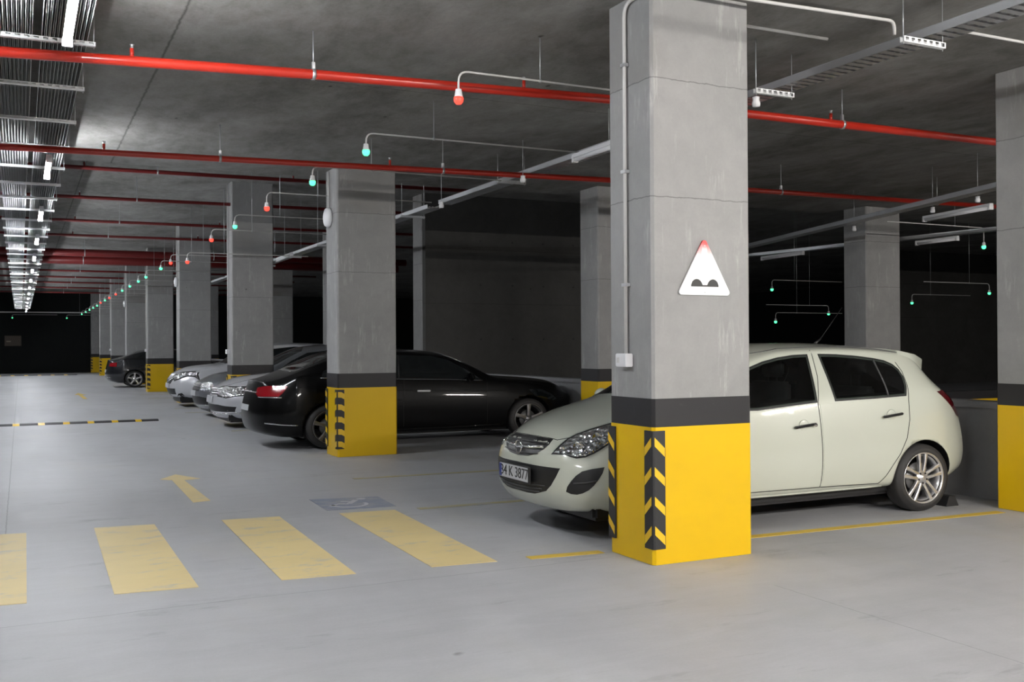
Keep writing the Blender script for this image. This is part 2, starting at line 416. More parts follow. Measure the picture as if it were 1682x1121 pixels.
strip('parking_line', 5.04, 6.60, 8.30, 6.45, .10, M['line'], 'yellow parking line running from the big pillar below the hatchback rear wheel', group='parking lines')
strip('parking_line', 3.5, 9.23, 8.6, 9.1, .10, M['line_faint'], 'faded yellow parking line ending at the hatchback bumper', group='parking lines')
strip('parking_line', 3.6, 11.69, 8.6, 11.4, .10, M['line_faint'], 'faded yellow parking line in front of the second pillar', group='parking lines')
for y in (19.45, 25.4, 27.3, 33.2, 35.8): strip('parking_line', 3.6, y, 8.6, y - .1, .10, M['line_faint'], 'faded yellow parking line between the far parked cars', group='far parking lines')
# accessible bay mark
t = thing('wheelchair_marking', 'faded blue square with a white wheelchair symbol on the floor', 'floor marking', (3.0, 9.9, 0))
def flat(bm, pts, z0, z1):
    a = [bm.verts.new((x, y, z0)) for x, y in pts]; b = [bm.verts.new((x, y, z1)) for x, y in pts]; n = len(pts)
    bm.faces.new(a); bm.faces.new(b)
    for i in range(n): bm.faces.new((a[i], a[(i + 1) % n], b[(i + 1) % n], b[i]))
bm = bmesh.new(); flat(bm, [(-.33, -.36), (.36, -.42), (.40, .28), (-.30, .42)], .0006, .0035); bmesh.ops.recalc_face_normals(bm, faces=bm.faces); me_obj('blue_square', bm, M['blue'], t)
bm = bmesh.new()
# figure lies on its side, head towards the right as the aisle sees it
def seg(p, q, w):
    p, q = Vector(p), Vector(q); n = (q - p).normalized(); n = Vector((-n.y, n.x)) * w / 2
    flat(bm, [p + n, q + n, q - n, p - n], .0036, .0048)
flat(bm, [(.19 + .05 * math.cos(a * PI / 5), .2 + .05 * math.sin(a * PI / 5)) for a in range(10)], .0036, .0048)
seg((.12, .15), (-.02, -.06), .06); seg((-.02, -.06), (-.13, -.02), .06); seg((-.13, -.02), (-.22, -.12), .05); seg((.06, .05), (-.05, .12), .04)
ar = [(-.02 + .17 * math.cos(a), -.10 + .17 * math.sin(a)) for a in [PI * (.9 + .13 * i) for i in range(10)]]
for p, q in zip(ar, ar[1:]): seg(p, q, .04)
bmesh.ops.recalc_face_normals(bm, faces=bm.faces); me_obj('wheelchair_symbol', bm, M['faded_white'], t)['label'] = 'white wheelchair symbol'
# speed bumps
def bump(x0, x1, y, label, n):
    t = thing('speed_bump', label, 'speed bump', (x0, y, 0), group='speed bumps')
    w = (x1 - x0) / n * 2
    for i in range(n):
        bm = bmesh.new(); pr = [(-.17, .001), (-.1, .035), (.1, .035), (.17, .001)]
        xa = (i // 2) * w + (.27 * w if i % 2 else 0); xb = (i // 2) * w + (w if i % 2 else .27 * w) - .004
        a = [bm.verts.new((xa, p, q)) for p, q in pr]; b = [bm.verts.new((xb, p, q)) for p, q in pr]
        bm.faces.new(a); bm.faces.new(b)
        for j in range(4): bm.faces.new((a[j], a[(j + 1) % 4], b[(j + 1) % 4], b[j]))
        bmesh.ops.recalc_face_normals(bm, faces=bm.faces)
        me_obj('rubber_section', bm, M['rubber'] if i % 2 else M['guard_yellow'], t)['label'] = 'black rubber section' if i % 2 else 'yellow rubber section'
bump(-3., 2.7, 23.1, 'black and yellow rubber speed bump across the aisle in the middle distance', 24)
bump(-4., 3.0, 64.5, 'far speed bump at the end of the aisle, near the dark end wall', 20)

# ------------------------------------------------------------------ sign on the nearest column
t = thing('warning_sign', 'white triangular road bump sign with faded red top, on the nearest pillar', 'sign', (4.553, 6.036, 0))
def rtri(w, zb, zt, r, n=5):
    P = [Vector((-w, zb)), Vector((w, zb)), Vector((0, zt))]; out = []
    for i in range(3):
        p, a, b = P[i], P[i - 1], P[(i + 1) % 3]
        d1, d2 = (a - p).normalized(), (b - p).normalized(); bis = (d1 + d2).normalized()
        half = math.acos(max(-1, min(1, d1.dot(d2)))) / 2
        cen = p + bis * r / math.sin(half); t1 = p + d1 * r / math.tan(half); t2 = p + d2 * r / math.tan(half)
        a1 = math.atan2((t1 - cen).y, (t1 - cen).x); a2 = math.atan2((t2 - cen).y, (t2 - cen).x)
        while a2 < a1: a2 += 2 * PI
        if a2 - a1 > PI: a1 += 2 * PI; a1, a2 = a1, a2
        for k in range(n + 1):
            a_ = a1 + (a2 - a1) * k / n; out.append((cen.x + r * math.cos(a_), cen.y + r * math.sin(a_)))
    return out
bm = bmesh.new(); pl = rtri(.245, 1.965, 2.395, .022)
a = [bm.verts.new((x, -.014, z)) for x, z in pl]; b = [bm.verts.new((x, -.001, z)) for x, z in pl]
bm.faces.new(a); bm.faces.new(b)
for i in range(len(pl)): bm.faces.new((a[i], a[(i + 1) % len(pl)], b[(i + 1) % len(pl)], b[i]))
bmesh.ops.recalc_face_normals(bm, faces=bm.faces); me_obj('plate', bm, M['sign_red'], t)
bm = bmesh.new(); N = 24
up = []
for i in range(N + 1):
    x = -.125 + .25 * i / N
    z = .012 + .044 * max(0, 1 - ((x + .074) / .051) ** 2) ** .6 + .044 * max(0, 1 - ((x - .074) / .051) ** 2) ** .6
    up.append((x, 2.027 + z))
pts = [(-.125, 2.027)] + up + [(.125, 2.027)]
for (p, q) in zip(up, up[1:]): 
    vs = [bm.verts.new((p[0], -.0165, 2.027)), bm.verts.new((q[0], -.0165, 2.027)), bm.verts.new((q[0], -.0165, q[1])), bm.verts.new((p[0], -.0165, p[1]))]
    bm.faces.new(vs)
me_obj('bump_symbol', bm, M['sign_black'], t)['label'] = 'black double bump symbol'
for z in (2.33, 1.985):
    bm = bmesh.new(); lathe(bm, [(.006, -.018), (.006, -.014)], 'Y', (0, 0, z), 8); me_obj('screw', bm, M['galv'], t)

# ------------------------------------------------------------------ junction boxes, conduits and round sounders on the columns
def box_conduit(Y, z0, top, label):
    t = thing('switch_box', label, 'switch box', (4.1, Y, z0), group='small white boxes on the pillars')
    bbox('housing', (-.065, -.001, -.075, .075, -.05, .05), M['plastic'], t, .006)
    bbox('button', (-.072, -.065, .02, .045, -.02, .02), M['conduit'], t)
def conduit(pts, label, r=.013, nclip=3, group='grey conduits'):
    t = thing('conduit_pipe', label, 'conduit', pts[0], group=group)
    p0 = Vector(pts[0]); bm = bmesh.new(); tube(bm, [Vector(p) - p0 for p in pts], r, 8); me_obj('pipe', bm, M['conduit'], t)
    return t
def bend(a, b, c, r, n=5):
    """points of a bend at b between a and c"""
    a, b, c = map(Vector, (a, b, c)); p = b + (a - b).normalized() * r; q = b + (c - b).normalized() * r
    return [p.lerp(b, k / n).lerp(b.lerp(q, k / n), k / n) for k in range(n + 1)]
box_conduit(6.37, 1.485, 4.1, 'small white switch box on the left face of the nearest pillar')
A, B, Cc = (4.078, 6.36, 1.535), (4.078, 6.36, 4.16), (4.45, 5.93, 4.17)
t = conduit([A] + bend(A, B, (4.078, 5.9, 4.16), .1) + bend((4.078, 6.3, 4.16), (4.078, 5.92, 4.16), (4.6, 5.92, 4.16), .1) + [(6.16, 5.78, 4.16)] + bend((6.1, 5.78, 4.16), (6.24, 5.78, 4.16), (6.24, 5.78, 4.0), .06) + [(6.24, 5.78, 4.05)],
        'grey conduit running up the nearest pillar and across the ceiling to the cable ladder', .014)
for z in (2.05, 2.9, 3.7):
    bm = bmesh.new(); box(bm, -.02, .022, -.03, .03, z - 1.535 - .012, z - 1.535 + .012); me_obj('clip', bm, M['galv'], t)
conduit([(5.02, 6.44, 4.185), (6.15, 6.42, 4.185)], 'short grey ceiling conduit right of the nearest pillar top', .013)
conduit([(6.9, 5.78, 4.185), (9.5, 5.75, 4.185)], 'grey ceiling conduit at the upper right, right of the cable ladder', .013)
for Y, lb in ((14.4, 'white round sounder high on the left face of the second pillar'), (30.4, 'white round sounder on the fourth pillar of the row'), (46.4, 'tiny far white round sounder on the sixth pillar')):
    t = thing('sounder', lb, 'alarm sounder', (4.1, Y, 3.5), group='round sounders on the pillars')
    bm = bmesh.new(); lathe(bm, [(.14, -.002), (.15, -.03), (.13, -.07), (.07, -.09), (.001, -.092)], 'X', (0, 0, 0), 24); me_obj('horn', bm, M['plastic'], t)
    bm = bmesh.new(); tube(bm, [(-.022, 0, .15), (-.022, 0, (ZL if Y < 15 else ZH) - 3.52)], .012, 8); me_obj('feed_pipe', bm, M['conduit'], t)
for Y, lb in ((22.4, 'small white box on the third pillar, above the front white car'), (38.3, 'small white box on the fifth pillar above its yellow base'), (54.3, 'tiny far white box on the seventh pillar')):
    box_conduit(Y, 1.5, 4, lb)
    p = 4.078
    conduit([(p, Y, 1.55), (p, Y, ZH - .02)], {22.4: 'conduit up the left face of the third pillar', 38.3: 'conduit up the left face of the fifth pillar', 54.3: 'conduit up the left face of the far seventh pillar'}[Y])

# ------------------------------------------------------------------ red sprinkler pipes
def at(px, py, z):
    """world point at height z seen at photo pixel px, py"""
    d = R.to_3x3() @ Vector(((px - 841) / F, -(py - 560.5) / F, -1)); k = (z - H) / d.z
    return Vector((0, 0, H)) + d * k
def red_pipe(pts, r, mat, label, heads=(), rods=(), top=ZL, group='red sprinkler pipes'):
    p0 = Vector(pts[0]); t = thing('sprinkler_pipe', label, 'pipe', p0, group=group)
    bm = bmesh.new(); tube(bm, [Vector(p) - p0 for p in pts], r, 14); me_obj('pipe', bm, mat, t)
    def on(x):
        for a, b in zip(pts, pts[1:]):
            if a[0] <= x <= b[0]: return Vector(a).lerp(Vector(b), (x - a[0]) / (b[0] - a[0])) - p0
        return Vector(pts[-1]) - p0
    for x in heads:
        q = on(x); bm = bmesh.new(); tube(bm, [q + Vector((0, 0, r * .6)), q + Vector((0, 0, r + .06))], .016, 8); h = me_obj('sprinkler_head', bm, mat, t)
        bm = bmesh.new(); lathe(bm, [(.012, 0), (.012, .02), (.02, .03), (.001, .032)], 'Z', q + Vector((0, 0, r + .06)), 8); me_obj('nozzle', bm, M['galv'], h)
    for x in rods:
        q = on(x); bm = bmesh.new(); tube(bm, [q + Vector((0, 0, r)), Vector((q.x, q.y, top - p0.z))], .005, 6)
        lathe(bm, [(r + .001, -.014), (r + .006, -.014), (r + .006, .014), (r + .001, .014)], 'X', q, 14, closed=True)
        box(bm, q.x - .013, q.x + .013, q.y - .012, q.y + .012, q.z + r, q.z + r + .06)
        me_obj('hanger', bm, M['galv'], t)['label'] = 'galvanised hanger rod and clamp'
pa = [at(-60, 81, 3.84), at(0, 85, 3.84), at(510, 122, 3.84), at(1000, 163, 3.84), at(1235, 188, 3.84), at(1648, 235, 3.84), at(1900, 262, 3.84)]
pa[0].x = -6.5
red_pipe(pa, .041, M['red'], 'nearest bright red sprinkler pipe across the top of the picture', (.79, 4.0, 7.4), (2.17, 7.55), ZL)
pb = [at(-60, 238, 3.8), at(0, 241, 3.8), at(360, 261, 3.8), at(730, 281, 3.8), at(1000, 296, 3.8), at(1240, 313, 3.8), at(1640, 340, 3.8)]
pb[0].x = -6.5
red_pipe(pb, .036, M['red'], 'second red sprinkler pipe passing the top of the second pillar', (.85, 4.1), (2.1, 4.77, 9.9, 12.9), ZL)
ys = [(18.8, 4.72), (22.35, 4.7), (26.4, 4.7), (29.9, 4.7)]
lab = ['dark red ceiling pipe crossing at the top of the third pillar', 'dark red ceiling pipe ending at the third pillar left edge, second in depth',
       'thin dark red ceiling pipe behind the fourth pillar top', 'thin dark red ceiling pipe just before the thick pair of red pipes']
for i, (y, z) in enumerate(ys):
    red_pipe([Vector((-6.5, y + .3, z)), Vector((13.5 if y > 22.5 else 8.4, y - .35, z))], .036, M['red2'], lab[i], (1.0 + .1 * i, 4.6), (2.2, 4.95), ZH)
red_pipe([Vector((-6.5, 35.7, 4.72)), Vector((13., 35.5, 4.72))], .12, M['red2'], 'thick dark red pipe of the far pair, upper one', (), (1.9, 6.), ZH)
red_pipe([Vector((-6.5, 36.6, 4.56)), Vector((13., 36.4, 4.56))], .15, M['red2'], 'thick red pipe of the far pair, lower and brighter one', (), (1.9, 6.), ZH)
for y in (40.5, 44.5, 48.5, 52.5, 57, 62): red_pipe([Vector((-6.5, y, 4.75)), Vector((12., y, 4.75))], .04, M['red2'], 'thin far ceiling pipe crossing the aisle beyond the thick red pair', (), (2.2,), ZH, 'far thin ceiling pipes')
# ------------------------------------------------------------------ cable trays over the aisle
def tray(x0, x1, y0, y1, z, label, ncab):
    t = thing('cable_tray', label, 'cable tray', (x0, y0, z), group='long cable trays above the aisle')
    w, L = x1 - x0, y1 - y0
    bm = bmesh.new(); n = 11; st = w / n   # corrugated metal pan
    pr = []
    for i in range(n):
        pr += [(i * st + .002, 0), (i * st + st * .45, 0), (i * st + st * .6, .005), ((i + 1) * st - .004, .005)]
    lo = [bm.verts.new((x, 0, zz)) for x, zz in pr]; hi = [bm.verts.new((x, L, zz)) for x, zz in pr]
    for i in range(len(pr) - 1): bm.faces.new((lo[i], lo[i + 1], hi[i + 1], hi[i]))
    bmesh.ops.solidify(bm, geom=bm.faces[:], thickness=.0015)
    me_obj('pan', bm, M['galvw'], t)
    bm = bmesh.new(); box(bm, -.003, 0, 0, L, 0, .07); box(bm, w, w + .003, 0, L, 0, .07); me_obj('side_rail', bm, M['galvw'], t)
    rnd = random.Random(3)
    for i in range(ncab):
        bm = bmesh.new(); xx = w * (i + .6) / (ncab + .2); pts = [(xx + rnd.uniform(-.01, .01), L * k / 40, .032 + rnd.uniform(0, .01)) for k in range(41)]
        tube(bm, pts, rnd.uniform(.008, .014), 6); me_obj('cable', bm, M['cable'], t)
    return t
TZ = 3.97
tray(-.24, .085, -6, 68.5, TZ, 'left corrugated cable tray running down the aisle ceiling', 5)
tray(.155, .47, -6, 68.5, TZ, 'right corrugated cable tray running down the aisle above the lit tubes', 5)
def slotted(bm, x0, x1, y, z, h=.022, w=.041, n=None, pitch=.05):
    """slotted strut channel, open slots punched as real gaps along the side web"""
    L = x1 - x0; n = n or max(2, int(L / pitch)); p = L / n
    box(bm, x0, x1, y - w / 2, y - w / 2 + .002, z - .006, z); box(bm, x0, x1, y - w / 2, y - w / 2 + .002, z - h, z - h + .006)
    box(bm, x0, x1, y - w / 2, y + w / 2, z - h - .002, z - h)
    for i in range(n + 1):
        xx = x0 + i * p; a, b = max(x0, xx - p * .22), min(x1, xx + p * .22)
        box(bm, a, b, y - w / 2, y - w / 2 + .002, z - h + .006, z - .006)
    box(bm, x0, x1, y + w / 2 - .002, y + w / 2, z - h, z)
def strut_thing(x, L, y, z, top, label, group, rods=True, h=.03):
    t = thing('strut_channel', label, 'bracket', (x, y, z), group=group)
    bm = bmesh.new(); slotted(bm, 0, L, 0, 0, h, pitch=.06); me_obj('slotted_channel', bm, M['galvw'], t)
    if rods:
        for xx in (.012, L - .012):
            bm = bmesh.new(); tube(bm, [(xx, 0, -h - .02), (xx, 0, top - z)], .0045, 6); me_obj('threaded_rod', bm, M['galv'], t)
    return t
g1 = 'strut channels under the aisle cable trays'
near = strut_thing(-.30, .83, 8.38, TZ - .002, ZL, 'brightest slotted channel under the aisle trays, just above the nearest red pipe', g1)
lbs = {9.87: 'slotted channel under the aisle trays, first beyond the nearest red pipe', 11.36: 'slotted channel under the aisle trays, second beyond the nearest red pipe'}
y = 5.4
for y in (5.4, 6.9, 9.87, 11.36, 12.85): dup(near, (-.30, y, TZ - .002), lbs.get(y, 'slotted channel under the near part of the aisle trays'), g1)
fa = strut_thing(-.30, .83, 15.83, TZ - .002, ZH, 'slotted channel under the far part of the aisle trays', g1)
for k in range(33):
    y = 17.33 + 1.5 * k
    if y < 68: dup(fa, (-.30, y, TZ - .002), 'slotted channel under the far part of the aisle trays', g1)
dup(near, (-.30, 14.36, TZ - .002), 'bright slotted channel under the aisle trays beside the second lit tube', g1)

# ------------------------------------------------------------------ fluorescent lamps under the trays
def batten(label, loc, lit=True, L=1.25, rotz=0, group=None, tubemat=None):
    t = thing('fluorescent_lamp', label, 'ceiling lamp', loc, rotz, group)
    bm = bmesh.new(); box(bm, -.03, .03, 0, L, .035, .075); me_obj('housing', bm, M['plastic'], t)
    bm = bmesh.new()
    tube(bm, [(0, .03, .015), (0, L - .03, .015)], .026, 10); me_obj('tube', bm, tubemat or (M['tube'] if lit else M['plastic']), t)['label'] = 'lit white tube' if lit else 'unlit white diffuser'
    for y in (0, L - .03):
        bm = bmesh.new(); box(bm, -.034, .034, y, y + .03, -.015, .05); me_obj('end_cap', bm, M['plastic'], t)
    return t
g2 = 'lit fluorescent tubes in line above the aisle'
L0 = batten('nearest lit fluorescent tube at the top left corner', (.305, 6.45, TZ - .22), True, 1.3, 0, g2)
L1 = dup(L0, (.305, 12.65, TZ - .22), 'second lit fluorescent tube, just below the second red pipe', g2)
ly = [18.1, 22.6, 27.1, 31.6, 36.1, 40.6, 45.1, 49.6, 54.1, 58.6, 63.1, 66.9]
lt = ['third lit fluorescent tube above the aisle', 'fourth lit fluorescent tube above the aisle', 'fifth lit fluorescent tube, in front of the thick red pipes']
for i, y in enumerate(ly): dup(L0, (.305, y * .955, TZ - .22), lt[i] if i < 3 else 'far lit fluorescent tube in the line towards the end wall', g2)
# overhead aisle tube, then added unseen tubes lighting the pillar fronts and right hall
g3 = 'added unseen tube lights behind the camera'
NL = dup(L0, (.305, 1.5, TZ - .22), 'lit fluorescent tube above the viewpoint, out of the frame', g2)
HOT = simple('added_tube_light', (1, 1, 1), .5, emis=(1., .95, .89), estr=1.)
K0 = batten('added tube light behind the camera, out of the frame', (3.0, -2.4, 3.9), True, 1.5, -PI / 2, g3, HOT)
for x, y in ((5.6, -2.4), (8.2, -2.4), (4.4, -4.4), (14., -3.), (22, -3.)): dup(K0, (x, y, 3.9), 'added tube light behind the camera, out of the frame', g3)

# ------------------------------------------------------------------ cable ladder on the right
def ladder(p0, p1, w, label, z_top, struts=(), strut_x=(-.1, .4), cables=4):
    p0, p1 = Vector(p0), Vector(p1); L = (p1 - p0).length; ang = math.atan2(-(p1 - p0).x, (p1 - p0).y)
    t = thing('cable_ladder', label, 'cable tray', p0, ang)
    for x in (0, w):
        bm = bmesh.new(); box(bm, x - .0015, x + .0015, 0, L, 0, .06); box(bm, x - (.012 if x == 0 else 0), x + (.012 if x else 0), 0, L, .06, .063); me_obj('side_rail', bm, M['galv'], t)
    bm = bmesh.new(); n = int(L / .09)
    for k in range(n):
        y = L * (k + .3) / n; box(bm, 0, w, y, y + .055, .0, .003)
    me_obj('slotted_base', bm, M['galv'], t)
    rnd = random.Random(5)
    for i in range(cables):
        bm = bmesh.new(); xx = w * (i + .8) / (cables + .6)
        tube(bm, [(xx + rnd.uniform(-.015, .015), L * k / 30, .02 + rnd.uniform(0, .01)) for k in range(31)], rnd.uniform(.008, .013), 6); me_obj('cable', bm, M['cable'], t)
    return t
ladder((6.1, -5, 3.90), (6.1, 15.1, 3.90), .22, 'steel cable ladder crossing the upper right and passing behind the nearest pillar', ZL)
ladder((5.92, 15.12, 3.83), (5.92, 40, 3.83), .22, 'cable ladder continuing over the parked cars left of the second pillar', ZH)
g4 = 'strut brackets under the right cable ladder'
s0 = strut_thing(5.80, .43, 5.3, 3.85, ZL, 'white slotted bracket of the right cable ladder near the top edge', g4, h=.04)
for y, lb in ((6.8, 'white slotted bracket of the cable ladder touching the right edge of the nearest pillar'), (9.2, 'slotted bracket of the cable ladder just left of the nearest pillar'), (12.0, 'slotted bracket of the cable ladder above the black sedan hood')): dup(s0, (5.80, y * 1.02, 3.85), lb, g4)
s1 = strut_thing(5.75, .42, 15.9, 3.80, ZH, 'slotted bracket of the cable ladder right beside the second pillar', g4)
for y in (18.4, 21.2, 24.2, 27): dup(s1, (5.75, y, 3.80), 'far slotted bracket of the cable ladder left of the second pillar', g4)
ladder((11.0, 7.9, 3.60), (13.5, 16.6, 3.60), .2, 'dim cable ladder running behind the inner pillar on the right', ZL, cables=3)
ladder((15.6, 11.8, 3.60), (14.4, 22.6, 3.60), .2, 'farthest dim cable ladder on the right, behind the pillar above the hatchback', ZH, cables=2)
def unlit(p, q, label):
    p, q = Vector(p), Vector(q); ang = math.atan2(-(q - p).x, (q - p).y)
    return batten(label, p, False, (q - p).length, ang, 'unlit white lamps')
unlit((5.55, 8.6, 3.66), (5.58, 9.75, 3.66), 'unlit white lamp at the left edge of the nearest pillar, below the cable ladder')
unlit((5.42, 22.1, 3.62), (5.46, 23.7, 3.62), 'unlit white lamp left of the second pillar below the cable ladder')
unlit((12.4, 9.75, 3.51), (12.7, 11.2, 3.51), 'unlit white lamp near the right edge below the dim cable ladder')
unlit((15.5, 12.9, 3.5), (15.55, 13.9, 3.5), 'unlit white lamp right of the pillar above the hatchback')
unlit((14.9, 16.3, 3.5), (15.05, 17.8, 3.5), 'faint unlit white lamp right of the nearest pillar, over the hatchback roof')
# small white detectors hanging from the ladders
def detector(x, y, z, top, label):
    t = thing('detector', label, 'sensor', (x, y, z), group='small white hanging detectors')
    bm = bmesh.new(); lathe(bm, [(.001, 0), (.032, .005), (.036, .03), (.028, .06), (.03, .085), (.001, .09)], 'Z', (0, 0, 0), 12); me_obj('body', bm, M['plastic'], t)
    bm = bmesh.new(); tube(bm, [(0, 0, .085), (0, 0, top - z)], .004, 6); me_obj('rod', bm, M['galv'], t)
for px, py, z, top, lb in ((725, 342, 3.55, ZL, 'small white hanging detector right of the second pillar'), (859, 300, 3.66, ZL, 'small white detector just below the second red pipe, left of the nearest pillar'),
                      (1242, 176, 3.62, ZL, 'white detector hanging at the right edge of the nearest pillar'), (1403, 380, 3.5, ZL, 'white detector on the pillar behind the hatchback'),
                      (1606, 333, 3.52, ZL, 'white detector near the right edge above the unlit lamp'), (1532, 350, 3.52, ZL, 'white detector left of the unlit lamp on the right')):
    q = at(px, py, z); detector(q.x, q.y, z, top, lb)

# ------------------------------------------------------------------ bay indicator lights
GREEN = glow('green_indicator_glow', (.08, 1., .34), 1.); REDG = glow('red_indicator_glow', (1., .04, .025), 1.)
def indicator(color, label, group, top, xr=2.55, d=1, drop=.17):
    """lamp hangs at the origin (bulb centre) from a conduit that runs towards +X*d"""
    t = thing('bay_indicator', label, 'indicator light', (0, 0, 0), group=group)
    bm = bmesh.new(); lathe(bm, [(.001, -.04), (.022, -.036), (.036, -.018), (.04, .005), (.037, .02), (.001, .022)], 'Z', (0, 0, 0), 16)
    me_obj('bulb', bm, GREEN if color == 'G' else REDG, t)['label'] = 'glowing green lens' if color == 'G' else 'glowing red lens'
    bm = bmesh.new(); lathe(bm, [(.037, .021), (.033, .03), (.026, .075), (.024, .085), (.001, .087)], 'Z', (0, 0, 0), 16); me_obj('lamp_holder', bm, M['plastic'], t)
    bm = bmesh.new(); zz = drop + .05
    tube(bm, [(0, 0, .08)] + bend((0, 0, .08), (0, 0, zz), (d * 1, 0, zz), .09) + [(d * xr, 0, zz)], .009, 8); me_obj('conduit_arm', bm, M['conduit'], t)
    bm = bmesh.new(); tube(bm, [(d * .75, 0, zz - .012), (d * .75, 0, top)], .0045, 6); lathe(bm, [(.01, -.01), (.015, -.01), (.015, .01), (.01, .01)], 'X', (d * .75, 0, zz), 10, closed=True); me_obj('hanger', bm, M['galv'], t)
    return t
gR, gG = 'red bay indicator lights over the parked cars', 'green bay indicator lights over the bays'
BZ = 3.6
low = {'G': None, 'R': None}; hi = {}
def put(color, loc, label, near, drop=.15):
    key = (color, near)
    if key not in hi:
        t = indicator(color, label, gG if color == 'G' else gR, (ZL if near else ZH) - loc[2], drop=drop); t.location = loc; hi[key] = t
    else: dup(hi[key], loc, label, gG if color == 'G' else gR)
LP = []
row = [(755, 166, 'R', 'nearest red indicator lamp under the bright red pipe'), (605, 252, 'G', 'green indicator lamp above and right of the second pillar top'),
       (507, 301, 'G', 'green indicator lamp just left of the second pillar top'), (424, 343, 'R', 'red indicator lamp over the third pillar, left of the round sounder'),
       (377, 373, 'G', 'green indicator lamp over the left edge of the third pillar'), (341, 395, 'R', 'red indicator lamp left of the third pillar'),
       (281, 433, 'R', 'red indicator lamp just left of the fourth pillar'), (261, 442, 'G', 'green indicator lamp between the fourth and fifth pillars'),
       (241, 456, 'G', 'green indicator lamp on the left edge of the fifth pillar'), (227, 463, 'G', 'green indicator lamp left of the fifth pillar'),
       (215, 471, 'G', 'green indicator lamp over the sixth pillar'), (199, 478, 'G', 'green indicator lamp left of the sixth pillar'),
       (190.5, 484, 'R', 'right one of two neighbouring far red indicator lamps'), (183, 490, 'R', 'left one of two neighbouring far red indicator lamps'),
       (174.5, 494, 'G', 'far green indicator lamp between the far red ones'), (167, 498, 'R', 'farthest red indicator lamp of the row')]
for px, py, c, lb in row:
    q = at(px, py, BZ - .01); q.x = 3.2 if q.x < 3.3 else 3.24
    put(c, (q.x, q.y, BZ), lb, q.y < 15, .185 if py == 166 else .15)
q = Vector((3.13, 21.7, 3.38)); put('R', q, 'red indicator lamp over the left edge of the fourth pillar', False)
for y in (50.5, 53.3, 56.2, 59.5, 63.5): put('G', (3.22, y, BZ - .03), 'tiny far green indicator lamp at the end of the row', False)
put('G', (-.45, 69.5, 3.5), 'left green lamp on the dark end wall', False); put('G', (2.65, 69.5, 3.5), 'right green lamp on the dark end wall', False)
def put2(px, py, z, label, d=-1, top=ZL):
    q = at(px, py, z); t = indicator('G', label, gG, top - z, 2.4, d, .3 if top == ZL else .2); t.location = q
put2(1616, 406, 3.35, 'green indicator lamp near the right edge, above the others'); put2(1268, 476, 3.0, 'green indicator lamp just right of the nearest pillar', 1, ZH)
put2(1274, 529, 2.2, 'low green indicator lamp above the hatchback roof, nearest the big pillar', 1, ZH); put2(1361, 516, 2.5, 'green indicator lamp left of the pillar behind the hatchback', -1, ZH)
put2(1498, 498, 2.75, 'green indicator lamp just right of the pillar behind the hatchback', 1, ZH); put2(1625, 482, 2.9, 'green indicator lamp at the right edge, lower one', -1, ZH)
# faint notice board on the end wall
t = thing('notice_board', 'faint brown notice board on the dark end wall', 'board', (-.45, 70.98, 2.05))
bbox('panel', (-.45, .5, -.03, .0, -.3, .35), simple('brown_board', (.08, .06, .045), .6), t); bbox('paper', (-.35, -.1, -.034, -.03, -.05, .03), simple('dim_paper', (.25, .21, .15), .6), t)
bm = bmesh.new(); box(bm, -6, 4.4, 70.8, 70.9, 3.86, 3.93); tag(me_obj('pipe', bm, M['conduit']), 'pale horizontal duct along the dark end wall', 'pipe')
# wheel stop
t = thing('wheel_stop', 'black rubber wheel stop behind the hatchback rear wheel', 'wheel stop', (8.18, 7.0, 0))
bm = bmesh.new(); pr = [(-.08, .001), (-.04, .1), (.04, .1), (.09, .001)]
a = [bm.verts.new((p, -.1, q)) for p, q in pr]; b = [bm.verts.new((p, 1.5, q)) for p, q in pr]
bm.faces.new(a); bm.faces.new(b)
for j in range(4): bm.faces.new((a[j], a[(j + 1) % 4], b[(j + 1) % 4], b[j]))
bmesh.ops.recalc_face_normals(bm, faces=bm.faces); me_obj('rubber_block', bm, M['rubber'], t)
# ------------------------------------------------------------------ cars
def pchip(pts):
    xs = [p[0] for p in pts]; ys = [p[1] for p in pts]; n = len(xs)
    h = [xs[i + 1] - xs[i] for i in range(n - 1)]; d = [(ys[i + 1] - ys[i]) / h[i] for i in range(n - 1)]
    m = [d[0]] + [0 if d[i - 1] * d[i] <= 0 else 2 / (1 / d[i - 1] + 1 / d[i]) for i in range(1, n - 1)] + [d[-1]]
    def f(x):
        if x <= xs[0]: return ys[0]
        if x >= xs[-1]: return ys[-1]
        for i in range(n - 1):
            if x <= xs[i + 1]: break
        t = (x - xs[i]) / h[i]
        return ((1 + 2 * t) * (1 - t) ** 2 * ys[i] + t * (1 - t) ** 2 * h[i] * m[i] + t * t * (3 - 2 * t) * ys[i + 1] + t * t * (t - 1) * h[i] * m[i + 1])
    return f
def lerp(a, b, t): return a + (b - a) * t
